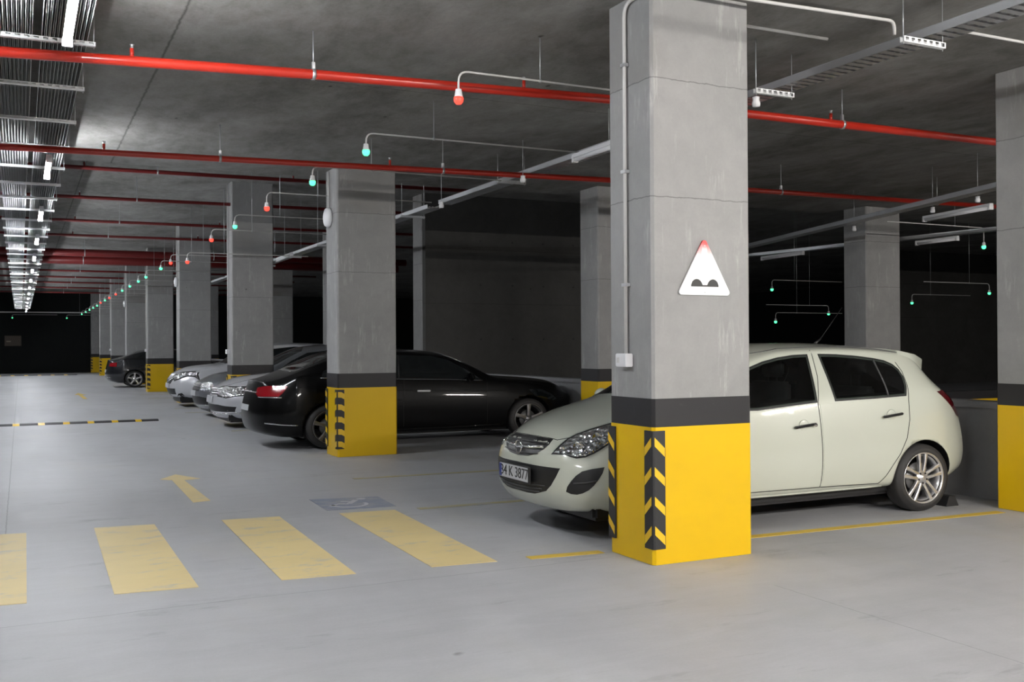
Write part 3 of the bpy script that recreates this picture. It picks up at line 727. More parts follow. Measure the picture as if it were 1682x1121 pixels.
class Car:
    def __init__(s, spec, root, paint):
        s.sp = spec; s.root = root; s.paint = paint
        s.f = {k: pchip(v) for k, v in spec['curves'].items()}
        s.build()
    def ring(s, x):
        f = s.f; zb, wb, ws, zs, wl, zl, wr, zr, zt = [f[k](x) for k in ('zb', 'wb', 'ws', 'zs', 'wl', 'zl', 'wr', 'zr', 'zt')]
        side = [(wb, zb), (lerp(wb, ws, .7), lerp(zb, zs, .22)), (lerp(wb, ws, .97), lerp(zb, zs, .6)), (ws, zs), (lerp(ws, wl, .35), lerp(zs, zl, .55)), (wl, zl),
                (lerp(wl, wr, .12), lerp(zl, zr, .18)), (lerp(wl, wr, .5), lerp(zl, zr, .55)), (lerp(wl, wr, .88), lerp(zl, zr, .9)), (wr, zr)]
        return side, zb, wb, zr, zt, wr
    def build(s):
        sp = s.sp; L = sp['L']; Mc = 4; st = sp.get('st') or [L * i / 34 for i in range(35)]
        nose, tail = sp['nose'], sp['tail']
        fn, ft = pchip(nose[0]), pchip(tail[0])
        def dx(x, y, z):
            W = .9; n_ = fn(z) + nose[1] * (abs(y) / W) ** nose[2]; t_ = ft(z) + tail[1] * (abs(y) / W) ** tail[2]
            an = max(0, 1 - x / nose[3]) ** 1.6; at_ = max(0, 1 - (L - x) / tail[3]) ** 1.6
            return x + n_ * an - t_ * at_
        bm = bmesh.new(); rings = []
        K = 10
        def loop_pts(x):
            side, zb, wb, zr, zt, wr = s.ring(x); pts = []
            for j in range(Mc): pts.append((wb * j / Mc, zb))           # bottom centre -> right
            pts += side
            for j in range(1, Mc + 1):
                y = wr * (1 - j / Mc); pts.append((y, zr + (zt - zr) * (1 - (y / wr) ** 2.2)))
            return pts
        for x in st:
            pts = loop_pts(x); n = len(pts)
            full = [(y, z) for y, z in pts] + [(-y, z) for y, z in pts[1:-1]][::-1]
            rings.append([bm.verts.new((dx(x, y, z), y, z)) for y, z in full])
        n = len(rings[0])
        for a, b in zip(rings, rings[1:]):
            for k in range(n): bm.faces.new((a[k], a[(k + 1) % n], b[(k + 1) % n], b[k]))
        # caps as grids
        half = Mc + K + Mc     # number of pts on half list
        for ring, x in ((rings[0], st[0]), (rings[-1], st[-1])):
            pts = loop_pts(x); side = pts[Mc:Mc + K]; zb, zr = side[0][1], side[-1][1]
            bot = {j: ring[j] for j in range(0, Mc + 1)}; bot.update({-j: ring[(n - j) % n] for j in range(1, Mc)}); bot[-Mc] = ring[n - Mc]
            def top_idx(j):  # j columns from -Mc..Mc
                return Mc + K - 1 + (Mc - j) if j >= 0 else None
            grid = []
            for k in range(K):
                rowv = []
                for j in range(-Mc, Mc + 1):
                    if k == 0: rowv.append(ring[j] if j >= 0 else ring[n + j]); continue
                    ri = Mc + k
                    if j == Mc: rowv.append(ring[ri]); continue
                    if j == -Mc: rowv.append(ring[n - ri]); continue
                    if k == K - 1:
                        ii = Mc + K - 1 + (Mc - abs(j)); rowv.append(ring[ii] if j >= 0 else ring[n - ii]); continue
                    w_, z_ = side[k]; y = w_ * j / Mc
                    jt = pts[Mc + K - 1 + (Mc - abs(j))][1]; z = z_ + (jt - zr) * (k / (K - 1)) ** 2
                    rowv.append(bm.verts.new((dx(x, y, z), y, z)))
                grid.append(rowv)
            for k in range(K - 1):
                for j in range(2 * Mc): bm.faces.new((grid[k][j], grid[k][j + 1], grid[k + 1][j + 1], grid[k + 1][j]))
        bmesh.ops.recalc_face_normals(bm, faces=bm.faces)
        o = me_obj('body', bm, None, s.root, True, mats=[s.paint, M['dark']])
        md = o.modifiers.new('s', 'SUBSURF'); md.levels = md.render_levels = sp.get('sub', 2)
        s.bake(o)
        b2 = bmesh.new(); b2.from_mesh(o.data); s.bvh = BVHTree.FromBMesh(b2); b2.free()
        # wheel arches
        def cutter(fill):
            cut = bmesh.new(); fill(cut); bmesh.ops.recalc_face_normals(cut, faces=cut.faces)
            for f in cut.faces: f.material_index = 1
            c = me_obj('cut', cut, None, s.root, mats=[s.paint, M['dark']])
            md = o.modifiers.new('b', 'BOOLEAN'); md.operation = 'DIFFERENCE'; md.object = c; md.solver = 'EXACT'
            s.bake(o); me_ = c.data; bpy.data.objects.remove(c); bpy.data.meshes.remove(me_)
        def arches(sg):
            def f(cut):
                for wx in sp['wheels']:
                    sx = sp.get('sx', 1.); ra = sp['ra']; rr = []
                    for h in (.52, 1.3): rr.append([cut.verts.new((wx + sx * ra * math.cos(2 * PI * k / 40), sg * h, sp['wz'] + ra * math.sin(2 * PI * k / 40))) for k in range(40)])
                    for k in range(40): cut.faces.new((rr[0][k], rr[0][(k + 1) % 40], rr[1][(k + 1) % 40], rr[1][k]))
                    cut.faces.new(rr[0]); cut.faces.new(rr[1])
            return f
        def prism(pts, y0, y1):
            def f(cut):
                a = [cut.verts.new((x, y0, z)) for x, z in pts]; b = [cut.verts.new((x, y1, z)) for x, z in pts]
                cut.faces.new(a); cut.faces.new(b)
                for i in range(len(pts)): cut.faces.new((a[i], a[(i + 1) % len(pts)], b[(i + 1) % len(pts)], b[i]))
            return f
        cutter(arches(-1)); cutter(arches(1))
        for q in sp.get('cuts', ()): cutter(prism(*q))
        s.body = o
        for p in o.data.polygons: p.use_smooth = p.material_index == 0
    def bake(s, o):
        bpy.context.view_layer.update(); dg = bpy.context.evaluated_depsgraph_get()
        me = bpy.data.meshes.new_from_object(o.evaluated_get(dg)); old = o.data; o.modifiers.clear(); o.data = me; me.name = 'body'
        if not me.materials: 
            for x in (s.paint, M['dark']): me.materials.append(x)
    def cast(s, o, d):
        h = s.bvh.ray_cast(Vector(o), Vector(d).normalized()); return h[0], h[1]
    def frame(s, plane, p):
        """2-D outline point -> ray origin and direction"""
        a, b = p
        if plane == 'L': return (a, -3, b), (0, 1, 0)          # near side, outline (x,z), y negative
        if plane == 'R': return (a, 3, b), (0, -1, 0)
        if plane == 'T': return (a, b, 4), (0, 0, -1)          # from above (x,y)
        if plane == 'F': return (-3, a, b), (1, 0, 0)          # front (y,z)
        if plane == 'B': return (s.sp['L'] + 3, a, b), (-1, 0, 0)
        if isinstance(plane, tuple):                            # diagonal: angle from front toward side; outline (t,z)
            ang, sg = plane; dx, dy = math.cos(ang), math.sin(ang) * -sg   # direction into the car
            ref = Vector((0.0 if dx > 0 else s.sp['L'], sg * .75, 0)); per = Vector((math.sin(ang) * (1 if dx > 0 else 1), sg * math.cos(ang), 0))
            o = ref + Vector((per.x, per.y, 0)) * a - Vector((dx, dy, 0)) * 3; return (o.x, o.y, b), (dx, dy, 0)
    def panel(s, name, plane, outline, mat, off=.004, th=.006, cell=.045, parent=None, inner=None, smooth=True):
        bm = bmesh.new(); n = len(outline)
        if inner:
            vo = [bm.verts.new((*p, 0)) for p in outline]; vi = [bm.verts.new((*p, 0)) for p in inner]
            for i in range(n): bm.faces.new((vo[i], vo[(i + 1) % n], vi[(i + 1) % n], vi[i]))
        else: bm.faces.new([bm.verts.new((*p, 0)) for p in outline])
        bmesh.ops.triangulate(bm, faces=bm.faces[:])
        for ax in (0, 1):
            lo = min(p[ax] for p in outline); hi = max(p[ax] for p in outline); k = max(1, int((hi - lo) / cell))
            nrm = (1, 0, 0) if ax == 0 else (0, 1, 0)
            for i in range(1, k):
                c = [0, 0, 0]; c[ax] = lo + (hi - lo) * i / k
                bmesh.ops.bisect_plane(bm, geom=bm.verts[:] + bm.edges[:] + bm.faces[:], plane_co=c, plane_no=nrm)
        bmesh.ops.dissolve_limit(bm, angle_limit=.001, verts=[], edges=[e for e in bm.edges if len(e.link_faces) == 2 and False])
        bmesh.ops.remove_doubles(bm, verts=bm.verts[:], dist=1e-5)
        bad = []; nr = {}
        for v in bm.verts:
            o, d = s.frame(plane, (v.co.x, v.co.y)); h, nn = s.cast(o, d)
            if h is None: bad.append(v); continue
            nr[v] = nn; v.co = h + nn * off
        if bad: bmesh.ops.delete(bm, geom=bad, context='VERTS')
        if not bm.faces: bm.free(); return None
        D = Vector(s.frame(plane, outline[0])[1])
        for f in bm.faces:
            f.normal_update()
        bmesh.ops.recalc_face_normals(bm, faces=bm.faces)
        avg = sum((f.normal * f.calc_area() for f in bm.faces), Vector())
        if avg.dot(D) > 0: bmesh.ops.reverse_faces(bm, faces=bm.faces)
        if th:
            es = [e for e in bm.edges if len(e.link_faces) == 1]
            r = bmesh.ops.extrude_edge_only(bm, edges=es)
            for v in [g for g in r['geom'] if isinstance(g, bmesh.types.BMVert)]: v.co += D.normalized() * th
            for f in [g for g in r['geom'] if isinstance(g, bmesh.types.BMFace)]: f.smooth = False
        ob = me_obj(name, bm, mat, parent or s.root)
        if smooth:
            me = ob.data
            me.polygons.foreach_set('use_smooth', [True] * len(me.polygons))
            ob.data.set_sharp_from_angle(angle=math.radians(38))
        return ob
    def both(s, *a, **k):
        """the same panel on the near ('L') and far ('R') side"""
        name, outline = a[0], a[1]
        p = s.panel(name, 'L', outline, *a[2:], **k)
        if 'parent' in k: k = {x: y for x, y in k.items() if x != 'parent'}
        s.panel(name, 'R', outline, *a[2:], **k); return p
    def line(s, name, plane, pts, r, mat, off=.0, parent=None, n=6, sub=4):
        out = []
        P = []
        for a, b in zip(pts, pts[1:]):
            for k in range(sub): P.append((lerp(a[0], b[0], k / sub), lerp(a[1], b[1], k / sub)))
        P.append(pts[-1])
        for p in P:
            o, d = s.frame(plane, p); h, nn = s.cast(o, d)
            if h is not None: out.append(h + nn * off)
        if len(out) < 2: return None
        bm = bmesh.new(); tube(bm, out, r, n); return me_obj(name, bm, mat, parent or s.root)
    def wheel(s, x, sg, R=.325, rim=.225, w=.2, y=.87, style='twin', mat=None, vis=True):
        sx = s.sp.get('sx', 1.)
        e = bpy.data.objects.new('wheel', None); C.objects.link(e); e.parent = s.root; e.location = (x, sg * y, s.sp['wz']); e.scale = (sx, -1 if sg > 0 else 1, 1)
        # outer face at local y = -w/2 .. +w/2 ; outer is -y
        bm = bmesh.new(); h = w / 2
        lathe(bm, [(rim - .01, -h + .02), (rim + .01, -h + .002), (rim + .04, -h), (R - .04, -h + .006), (R - .012, -h + .02), (R - .002, -h + .045), (R, -h + .07), (R, h - .06), (R - .01, h - .02), (R - .05, h), (rim, h), (rim - .02, h - .02), (rim - .02, -h + .03)], 'Y', (0, 0, 0), 48, closed=True)
        me_obj('tyre', bm, M['tyre'], e)
        bm = bmesh.new()
        lathe(bm, [(rim - .008, -h + .012), (rim + .004, -h + .004), (rim + .002, -h + .02), (rim - .02, -h + .03), (rim - .035, -h + .06), (rim - .035, h - .02), (rim - .025, h - .02), (rim - .022, -h + .06)], 'Y', (0, 0, 0), 48, closed=True)
        lathe(bm, [(.001, -h + .012), (.032, -h + .014), (.036, -h + .022), (.066, -h + .026), (.072, -h + .04), (.06, -h + .075), (.001, -h + .08)], 'Y', (0, 0, 0), 30)
        nsp = {'twin': 5, 'five': 5, 'seven': 7}[style]
        for k in range(nsp):
            a0 = PI / 2 + 2 * PI * k / nsp
            offs = ((-.021, -.042), (.021, .042)) if style != 'five' else ((0, 0),)
            wd = .013 if style == 'twin' else (.026 if style == 'five' else .009)
            for o0, o1 in offs:
                ra, rb = .05, rim - .01
                ca, sa = math.cos(a0), math.sin(a0)
                def P(r_, t_, yy): return (ca * r_ - sa * t_, yy, sa * r_ + ca * t_)
                vs = []
                for r_, t_, q, wdd in ((ra, o0, -h + .024, wd * 1.15), ((ra + rb) / 2, (o0 + o1) / 2, -h + .016, wd * .95), (rb, o1, -h + .014, wd * 1.35)):
                    vs.append([bm.verts.new(P(r_, t_ - wdd, q + .004)), bm.verts.new(P(r_, t_ - wdd * .5, q)), bm.verts.new(P(r_, t_ + wdd * .5, q)), bm.verts.new(P(r_, t_ + wdd, q + .004)), bm.verts.new(P(r_, t_ + wdd, q + .03)), bm.verts.new(P(r_, t_ - wdd, q + .03))])
                for A_, B_ in zip(vs, vs[1:]):
                    for i in range(6): bm.faces.new((A_[i], A_[(i + 1) % 6], B_[(i + 1) % 6], B_[i]))
                bm.faces.new(vs[0]); bm.faces.new(vs[-1])
        bmesh.ops.recalc_face_normals(bm, faces=bm.faces)
        me_obj('alloy_rim', bm, mat or M['alloy'], e)['label'] = 'alloy rim'
        bm = bmesh.new(); lathe(bm, [(.001, -h + .085), (.14, -h + .085), (.145, -h + .10), (.001, -h + .10)], 'Y', (0, 0, 0), 32); me_obj('brake_disc', bm, M['brake'], e)
        bm = bmesh.new()
        for k in range(5):
            a = PI / 2 + 2 * PI * (k + .5) / 5; lathe(bm, [(.009, -h + .018), (.009, -h + .03)], 'Y', (.05 * math.cos(a), 0, .05 * math.sin(a)), 8)
        me_obj('wheel_bolt', bm, M['dark'], e)
        return e
    def under(s, x0, x1, z0=.12, w=.78):
        bm = bmesh.new(); box(bm, x0, x1, -w, w, z0, z0 + .12)
        bmesh.ops.bevel(bm, geom=bm.edges[:], offset=.04, segments=2, affect='EDGES'); me_obj('underbody', bm, M['dark'], s.root)
def refl(bm, c, r, d, n=24):
    """bowl reflector facing direction d"""
    q = Vector(d).normalized().to_track_quat('Z', 'Y').to_matrix(); c = Vector(c); rings = []
    for t in (1, .92, .7, .4, .12): rings.append([bm.verts.new(c + q @ Vector((r * t * math.cos(2 * PI * k / n), r * t * math.sin(2 * PI * k / n), -.5 * r * (1 - t * t)))) for k in range(n)])
    for a, b in zip(rings, rings[1:]):
        for k in range(n): bm.faces.new((a[k], a[(k + 1) % n], b[(k + 1) % n], b[k])).smooth = True
    bm.faces.new(rings[-1])
def arc(cx, cz, rx, rz, a0, a1, n=10): return [(cx + rx * math.cos(math.radians(lerp(a0, a1, k / n))), cz + rz * math.sin(math.radians(lerp(a0, a1, k / n)))) for k in range(n + 1)]
def shrink(pts, d):
    cx = sum(p[0] for p in pts) / len(pts); cz = sum(p[1] for p in pts) / len(pts); n = len(pts); out = []
    area = sum(pts[i][0] * pts[(i + 1) % n][1] - pts[(i + 1) % n][0] * pts[i][1] for i in range(n)); sg = 1 if area > 0 else -1
    for i in range(n):
        p, a, b = Vector(pts[i]), Vector(pts[i - 1]), Vector(pts[(i + 1) % n])
        e1, e2 = (p - a).normalized(), (b - p).normalized(); n1, n2 = Vector((-e1.y, e1.x)) * sg, Vector((-e2.y, e2.x)) * sg
        m = (n1 + n2); m = m.normalized() if m.length > 1e-6 else n1; k = 1 / max(.45, m.dot(n1)); out.append(tuple(p + m * d * k))
    return out
def to_local(s):
    s.root_inv = s.root.matrix_basis.inverted() if s.root.matrix_basis != Matrix() else Matrix()
def px_ray(s, px, py):
    d = R.to_3x3() @ Vector(((px - 841) / F, -(py - 560.5) / F, -1))
    inv = s.root.matrix_basis.inverted(); o = inv @ Vector((0, 0, H)); d2 = inv.to_3x3() @ d
    return o, d2.normalized()
def px_hit(s, px, py):
    """where the line of sight through a measured photo pixel meets the body (local coordinates)"""
    o, d = px_ray(s, px, py); h, n = s.cast(o, d); return h
Car.px_hit = px_hit
_fr = Car.frame
def frame2(s, plane, p):
    if plane == 'P': o, d = px_ray(s, *p); return tuple(o), tuple(d)
    return _fr(s, plane, p)
Car.frame = frame2
def mirror(ob, name=None):
    """copy of a part on the other side of the car (y -> -y)"""
    me = ob.data.copy(); bm = bmesh.new(); bm.from_mesh(me)
    for v in bm.verts: v.co.y = -v.co.y
    bmesh.ops.reverse_faces(bm, faces=bm.faces); bm.to_mesh(me); bm.free()
    o = bpy.data.objects.new(name or ob.name.split('.')[0], me); C.objects.link(o); o.parent = ob.parent
    if 'label' in ob: o['label'] = ob['label']
    return o
def glass_mat(name, tint, gloss=.03):
    m = bpy.data.materials.new(name); m.use_nodes = True; nt = m.node_tree; nt.nodes.clear()
    out = nt.nodes.new('ShaderNodeOutputMaterial'); mx = nt.nodes.new('ShaderNodeMixShader'); tr = nt.nodes.new('ShaderNodeBsdfTransparent')
    gl = nt.nodes.new('ShaderNodeBsdfGlossy'); fr = nt.nodes.new('ShaderNodeFresnel'); fr.inputs[0].default_value = 1.5
    tr.inputs[0].default_value = (*tint, 1); gl.inputs['Roughness'].default_value = gloss
    for a, b in ((fr.outputs[0], mx.inputs[0]), (tr.outputs[0], mx.inputs[1]), (gl.outputs[0], mx.inputs[2]), (mx.outputs[0], out.inputs[0])): nt.links.new(a, b)
    return m
M['clear_tint'] = glass_mat('smoked_window_glass', (.30, .33, .33)); M['lamp_cover'] = glass_mat('clear_lamp_cover', (.9, .92, .92), .02)

# ---- greenish white hatchback (nose towards the aisle)
corsa = thing('hatchback_car', 'greenish white five-door hatchback parked behind the nearest pillar', 'car', (3.80, 7.70, 0))
LC = 4.78
spec = dict(L=LC, wheels=(.95, 3.90), wz=.318, ra=.365, sx=1.08, sub=2,
    st=[0, .08, .18, .30, .44, .58, .72, .86, 1.0, 1.12, 1.24, 1.36, 1.5, 1.65, 1.8, 1.95, 2.1, 2.3, 2.5, 2.7, 2.9, 3.1, 3.3, 3.5, 3.65, 3.8, 3.92, 4.02, 4.1, 4.18, 4.28, 4.4, 4.5, 4.6, 4.7, LC],
    nose=([(.2, .17), (.3, .07), (.42, .02), (.6, .02), (.72, .06), (.8, .12)], .30, 2.6, 1.1),
    tail=([(.25, .15), (.35, .03), (.57, 0), (.75, .02), (.93, .07)], .22, 3.2, .9),
    curves=dict(
        zb=[(0, .235), (.5, .225), (1, .24), (3.5, .245), (4.3, .25), (LC, .30)],
        wb=[(0, .58), (.3, .74), (.8, .83), (3.9, .83), (4.4, .76), (LC, .60)],
        ws=[(0, .68), (.15, .78), (.35, .86), (.6, .895), (1, .905), (2.4, .91), (3.8, .91), (4.25, .89), (4.55, .82), (LC, .70)],
        zs=[(0, .50), (.6, .55), (3.5, .62), (LC, .58)],
        wl=[(0, .60), (.2, .70), (.45, .78), (.8, .825), (1.2, .845), (2, .855), (3, .86), (3.8, .855), (4.2, .83), (4.5, .78), (LC, .66)],
        zl=[(0, .70), (.2, .80), (.45, .88), (.8, .95), (1.2, 1.00), (2, 1.03), (3, 1.08), (3.8, 1.13), (4.2, 1.13), (4.5, 1.06), (LC, .92)],
        wr=[(0, .44), (.3, .56), (.7, .64), (1.1, .70), (1.35, .715), (1.6, .70), (2, .675), (2.4, .66), (3, .655), (3.6, .645), (4.0, .62), (4.2, .63), (4.5, .62), (LC, .46)],
        zr=[(0, .775), (.3, .905), (.7, 1.0), (1.05, 1.06), (1.25, 1.12), (1.5, 1.25), (1.8, 1.39), (2.1, 1.49), (2.4, 1.54), (3, 1.555), (3.6, 1.535), (3.95, 1.50), (4.10, 1.42), (4.22, 1.31), (4.40, 1.20), (4.6, 1.08), (LC, .97)],
        zt=[(0, .80), (.1, .86), (.3, .94), (.6, 1.025), (.95, 1.115), (1.15, 1.17), (1.35, 1.28), (1.6, 1.42), (1.85, 1.51), (2.1, 1.57), (2.5, 1.61), (3, 1.612), (3.5, 1.59), (3.95, 1.555), (4.12, 1.48), (4.25, 1.37), (4.42, 1.245), (4.58, 1.14), (LC, 1.01)]))
fw = [(1.33, 1.04), (1.60, 1.22), (1.80, 1.32), (1.96, 1.38), (2.12, 1.43), (2.30, 1.465), (2.48, 1.485), (2.64, 1.49), (2.60, 1.085), (2.25, 1.06), (1.93, 1.035)]
rw = [(2.83, 1.09), (2.79, 1.492), (3.0, 1.487), (3.22, 1.472), (3.45, 1.447), (3.58, 1.425), (3.67, 1.39), (3.72, 1.345), (3.74, 1.28), (3.73, 1.2), (3.70, 1.115), (3.3, 1.10)]
cab = [(1.55, 1.04), (1.80, 1.26), (2.05, 1.42), (2.4, 1.50), (3.2, 1.51), (3.75, 1.46), (3.95, 1.30), (4.05, 1.10), (3.4, .85), (1.9, .80)]
cuts = [(cab, -.60, .60)]
for w_ in (fw, rw):
    q = shrink(w_, .012); cuts += [(q, -1.3, -.5), (q, .5, 1.3)]
spec['cuts'] = cuts
c = Car(spec, corsa, M['cream'])
to_local(c)
c.body['label'] = 'greenish white painted body shell'
PH = Vector((0, 0, 0))
for w_, nm in ((fw, 'front_side_window'), (rw, 'rear_side_window')):
    c.both('window_rubber', shrink(w_, -.014), M['dark'], off=.001, th=0, inner=w_)
    g = c.both(nm, w_, M['clear_tint'], off=.003, th=.004)
    if nm == 'rear_side_window':
        c.line('window_divider', 'L', [(3.44, 1.445), (3.46, 1.28), (3.475, 1.11)], .009, M['grey_trim'], .002, parent=g)
# door seams, as thin recessed dark gaps around each door skin
fd = [(1.30, 1.06), (1.36, .98), (1.34, .7), (1.36, .42), (1.42, .33), (2.60, .315), (2.612, .7), (2.61, 1.05), (2.70, 1.3), (2.71, 1.535), (2.4, 1.535), (2.1, 1.49), (1.8, 1.385), (1.55, 1.245)]
rd = [(2.62, .315), (3.32, .30), (3.40, .37), (3.47, .46), (3.57, .57), (3.66, .71), (3.71, .88), (3.725, 1.07), (3.75, 1.20), (3.76, 1.33), (3.72, 1.42), (3.62, 1.46), (3.4, 1.49), (3.1, 1.515), (2.73, 1.535), (2.72, 1.3), (2.63, 1.05), (2.627, .7)]
seam_f = [(2.71, 1.54), (2.69, 1.3), (2.615, 1.06), (2.62, .7), (2.612, .315)]
seam_r = [(3.73, 1.42), (3.765, 1.33), (3.755, 1.2), (3.73, 1.07), (3.715, .88), (3.665, .71), (3.575, .57), (3.475, .46), (3.405, .37), (3.33, .30)]
for pl, sgn in (('L', -1), ('R', 1)):
    # door skins: shallow raised outer panels below the window line
    for nm, ol, hx, hz in (('front_door', [(1.38, 1.0), (1.36, .7), (1.38, .42), (1.44, .335), (2.60, .325), (2.605, .7), (2.60, 1.055), (2.25, 1.03), (1.93, 1.005)], 2.42, .872),
                           ('rear_door', [(2.628, .325), (3.31, .31), (3.39, .38), (3.46, .47), (3.56, .58), (3.65, .72), (3.70, .88), (3.715, 1.07), (3.70, 1.085), (3.3, 1.072), (2.84, 1.06), (2.635, 1.055), (2.635, .7)], 3.48, .927)):
        d_ = c.panel(nm, pl, ol, M['cream'], off=.0035, th=.006, cell=.09)
        # handle with shadow cup
        o, dd = c.frame(pl, (hx, hz)); h, nn = c.cast(o, dd)
        bm = bmesh.new(); lathe(bm, [(.001, -.003), (.05, -.004), (.058, .0), (.05, .003)], 'Y', (0, 0, 0), 20)
        cup = me_obj('handle_cup', bm, M['cream'], d_, True, h + nn * .004)
        bm = bmesh.new(); box(bm, -.125, .125, -.016, .016, -.017, .015)
        for v in bm.verts:
            if abs(v.co.x) > .1: v.co.z *= .7; v.co.z += .012 * v.co.x / .125 * 1
        bmesh.ops.bevel(bm, geom=bm.edges[:], offset=.009, segments=3, affect='EDGES')
        me_obj('handle', bm, M['dark'], d_, True, h + nn * .030)['label'] = 'dark door handle'
        bm = bmesh.new(); box(bm, .085, .118, -.02, .0175 if sgn < 0 else .02, -.012, .016); bmesh.ops.bevel(bm, geom=bm.edges[:], offset=.004, segments=2, affect='EDGES')
        if nm == 'front_door': me_obj('lock_cap', bm, M['chrome'], d_, True, h + nn * .030)
    for sm_ in (seam_f, seam_r, [(1.42, .325), (2.0, .32), (2.61, .315)], [(2.62, .315), (3.0, .308), (3.33, .30)], [(1.33, 1.04), (1.37, .98), (1.35, .7), (1.37, .42), (1.42, .33)]):
        c.line('door_gap', pl, sm_, .0035, M['seam'], .0006, n=6, sub=6)
    c.line('roof_gutter', pl, [(1.40, 1.19), (1.7, 1.375), (2.0, 1.50), (2.4, 1.555), (3.0, 1.572), (3.5, 1.55), (3.9, 1.50)], .005, M['grey_trim'], .001, sub=6)
    c.line('sill_edge', pl, [(1.45, .275), (2.5, .27), (3.4, .27)], .012, M['cream'], -.002, sub=6)
# windscreen, rear glass, spoiler
ws_ = [(1.14, -.60), (1.24, -.66), (1.42, -.665), (1.7, -.62), (1.95, -.56), (2.0, -.3), (2.02, 0), (2.0, .3), (1.95, .56), (1.7, .62), (1.42, .665), (1.24, .66), (1.14, .60), (1.11, .3), (1.10, 0), (1.11, -.3)]
c.panel('windscreen', 'T', ws_, M['glass'], off=.004)
c.panel('rear_window', 'T', [(4.04, -.5), (4.3, -.55), (4.38, -.5), (4.40, 0), (4.38, .5), (4.3, .55), (4.04, .5)], M['glass'], off=.004)
bm = bmesh.new()
pr = [(3.86, 1.545), (3.86, 1.42), (4.05, 1.33), (4.195, 1.31), (4.21, 1.455), (4.1, 1.505)]
ys_ = [-.64, -.60, -.45, -.2, 0, .2, .45, .60, .64]; prev = None
for y in ys_:
    k = 1 - .06 * (abs(y) / .64) ** 3; sag = -.035 * (abs(y) / .64) ** 2; rv = [bm.verts.new((3.86 + (x - 3.86) * k - .02 * (abs(y) / .64) ** 2, y, z + sag + .02)) for x, z in pr]
    if prev:
        for i in range(6): bm.faces.new((prev[i], prev[(i + 1) % 6], rv[(i + 1) % 6], rv[i]))
    else: bm.faces.new(rv)
    prev = rv
bm.faces.new(prev); bmesh.ops.recalc_face_normals(bm, faces=bm.faces); bmesh.ops.bevel(bm, geom=bm.edges[:], offset=.006, segments=2, affect='EDGES')
me_obj('roof_spoiler', bm, M['cream'], corsa, True)
# lamps
hl = [(905, 747), (912, 739), (920, 731), (932, 721), (947, 713), (970, 705), (1000, 696), (1035, 690), (1048, 697), (1040, 708), (1020, 721), (1000, 731), (988, 739), (976, 746), (962, 752), (947, 754), (938, 752), (929, 748)]
def pxc(pts, dx, dy): return [(x + dx, y + dy) for x, y in pts]
bz = c.panel('headlamp_bezel', 'P', hl, M['dark'], off=.002, th=.01, cell=6, parent=None)
inn = shrink(hl, 2.6)
rf = c.panel('headlamp', 'P', inn, M['head'], off=.005, th=.004, cell=6)
rf['label'] = 'faceted clear headlamp'
for o_ in (bz, rf): mirror(o_)
for (px, py, r_) in ((985, 722, .062), (952, 735, .05), (925, 740, .028)):
    h = c.px_hit(px, py)
    bm = bmesh.new(); nn = Vector((-.8, -.6, .1)); refl(bm, h + nn.normalized() * .012, r_, nn, 20); o_ = me_obj('reflector', bm, M['chrome'], rf)
cv = c.panel('lamp_cover', 'P', inn, M['lamp_cover'], off=.028, th=0, cell=6, parent=rf)
tl = [(4.13, 1.125), (4.25, 1.13), (4.37, 1.115), (4.44, 1.0), (4.52, .87), (4.47, .865), (4.40, .93), (4.30, 1.02), (4.22, 1.08)]
tl_px = [(1531, 645), (1543, 645), (1556, 646), (1566, 662), (1573, 690), (1568, 686), (1560, 675), (1549, 664), (1540, 655)]
o_ = c.panel('tail_lamp', 'L', [(4.15, 1.13), (4.28, 1.138), (4.40, 1.12), (4.50, 1.02), (4.60, .89), (4.585, .855), (4.50, .88), (4.38, .975), (4.25, 1.065)], M['tail_dim'], off=.006, th=.01, cell=.03)
if o_: o_['label'] = 'dark red tail lamp'; mirror(o_)
# front: badge grille, lower grille, fog recesses, plate
def half_to_F(pts): 
    out = []
    for px, py in pts:
        h = c.px_hit(px, py); out.append((h.y, h.z))
    return out
hf = half_to_F([(908, 722), (902, 731), (893, 739), (880, 746), (868, 749)]); zt_ = c.px_hit(857, 713).z; zb_ = c.px_hit(857, 749).z
half = [(0, zt_)] + [(lerp(0, hf[0][0], .5), lerp(zt_, hf[0][1], .35))] + hf + [(0, zb_)]
gr = half + [(-y, z) for y, z in half[1:-1]][::-1]
g_ = c.panel('upper_grille', 'F', gr, M['dark'], off=.004, th=.012); g_['label'] = 'black grille with chrome bar'
zm = lerp(zt_, zb_, .52); wmx = abs(hf[1][0])
c.line('chrome_bar', 'F', [(-wmx * .92, zm + .012), (-wmx * .5, zm - .002), (0, zm - .006), (wmx * .5, zm - .002), (wmx * .92, zm + .012)], .013, M['chrome'], .014, parent=g_, n=10)
c.line('slat', 'F', [(-wmx * .8, zm - .04), (0, zm - .055), (wmx * .8, zm - .04)], .005, M['grey_trim'], .01, parent=g_)
c.line('slat', 'F', [(-wmx * .95, zm + .045), (0, zm + .04), (wmx * .95, zm + .045)], .005, M['grey_trim'], .01, parent=g_)
h = c.cast((-3, 0, zm), (1, 0, 0))[0]
em = thing('x', 'x', 'x'); em.name = 'emblem'; del em['label'], em['category']; em.parent = corsa; em.location = h + Vector((-.03, 0, -.004))
bm = bmesh.new(); n_ = 28
pr = [(.055 + .008 * math.cos(a), .008 * math.sin(a)) for a in [2 * PI * k / 8 for k in range(8)]]
lathe(bm, pr, 'X', (0, 0, 0), n_, closed=True); me_obj('ring', bm, M['chrome'], em)
bm = bmesh.new(); zz = [(-.085, -.006), (-.005, .010), (-.012, .003), (.085, .006), (.005, -.010), (.012, -.003)]
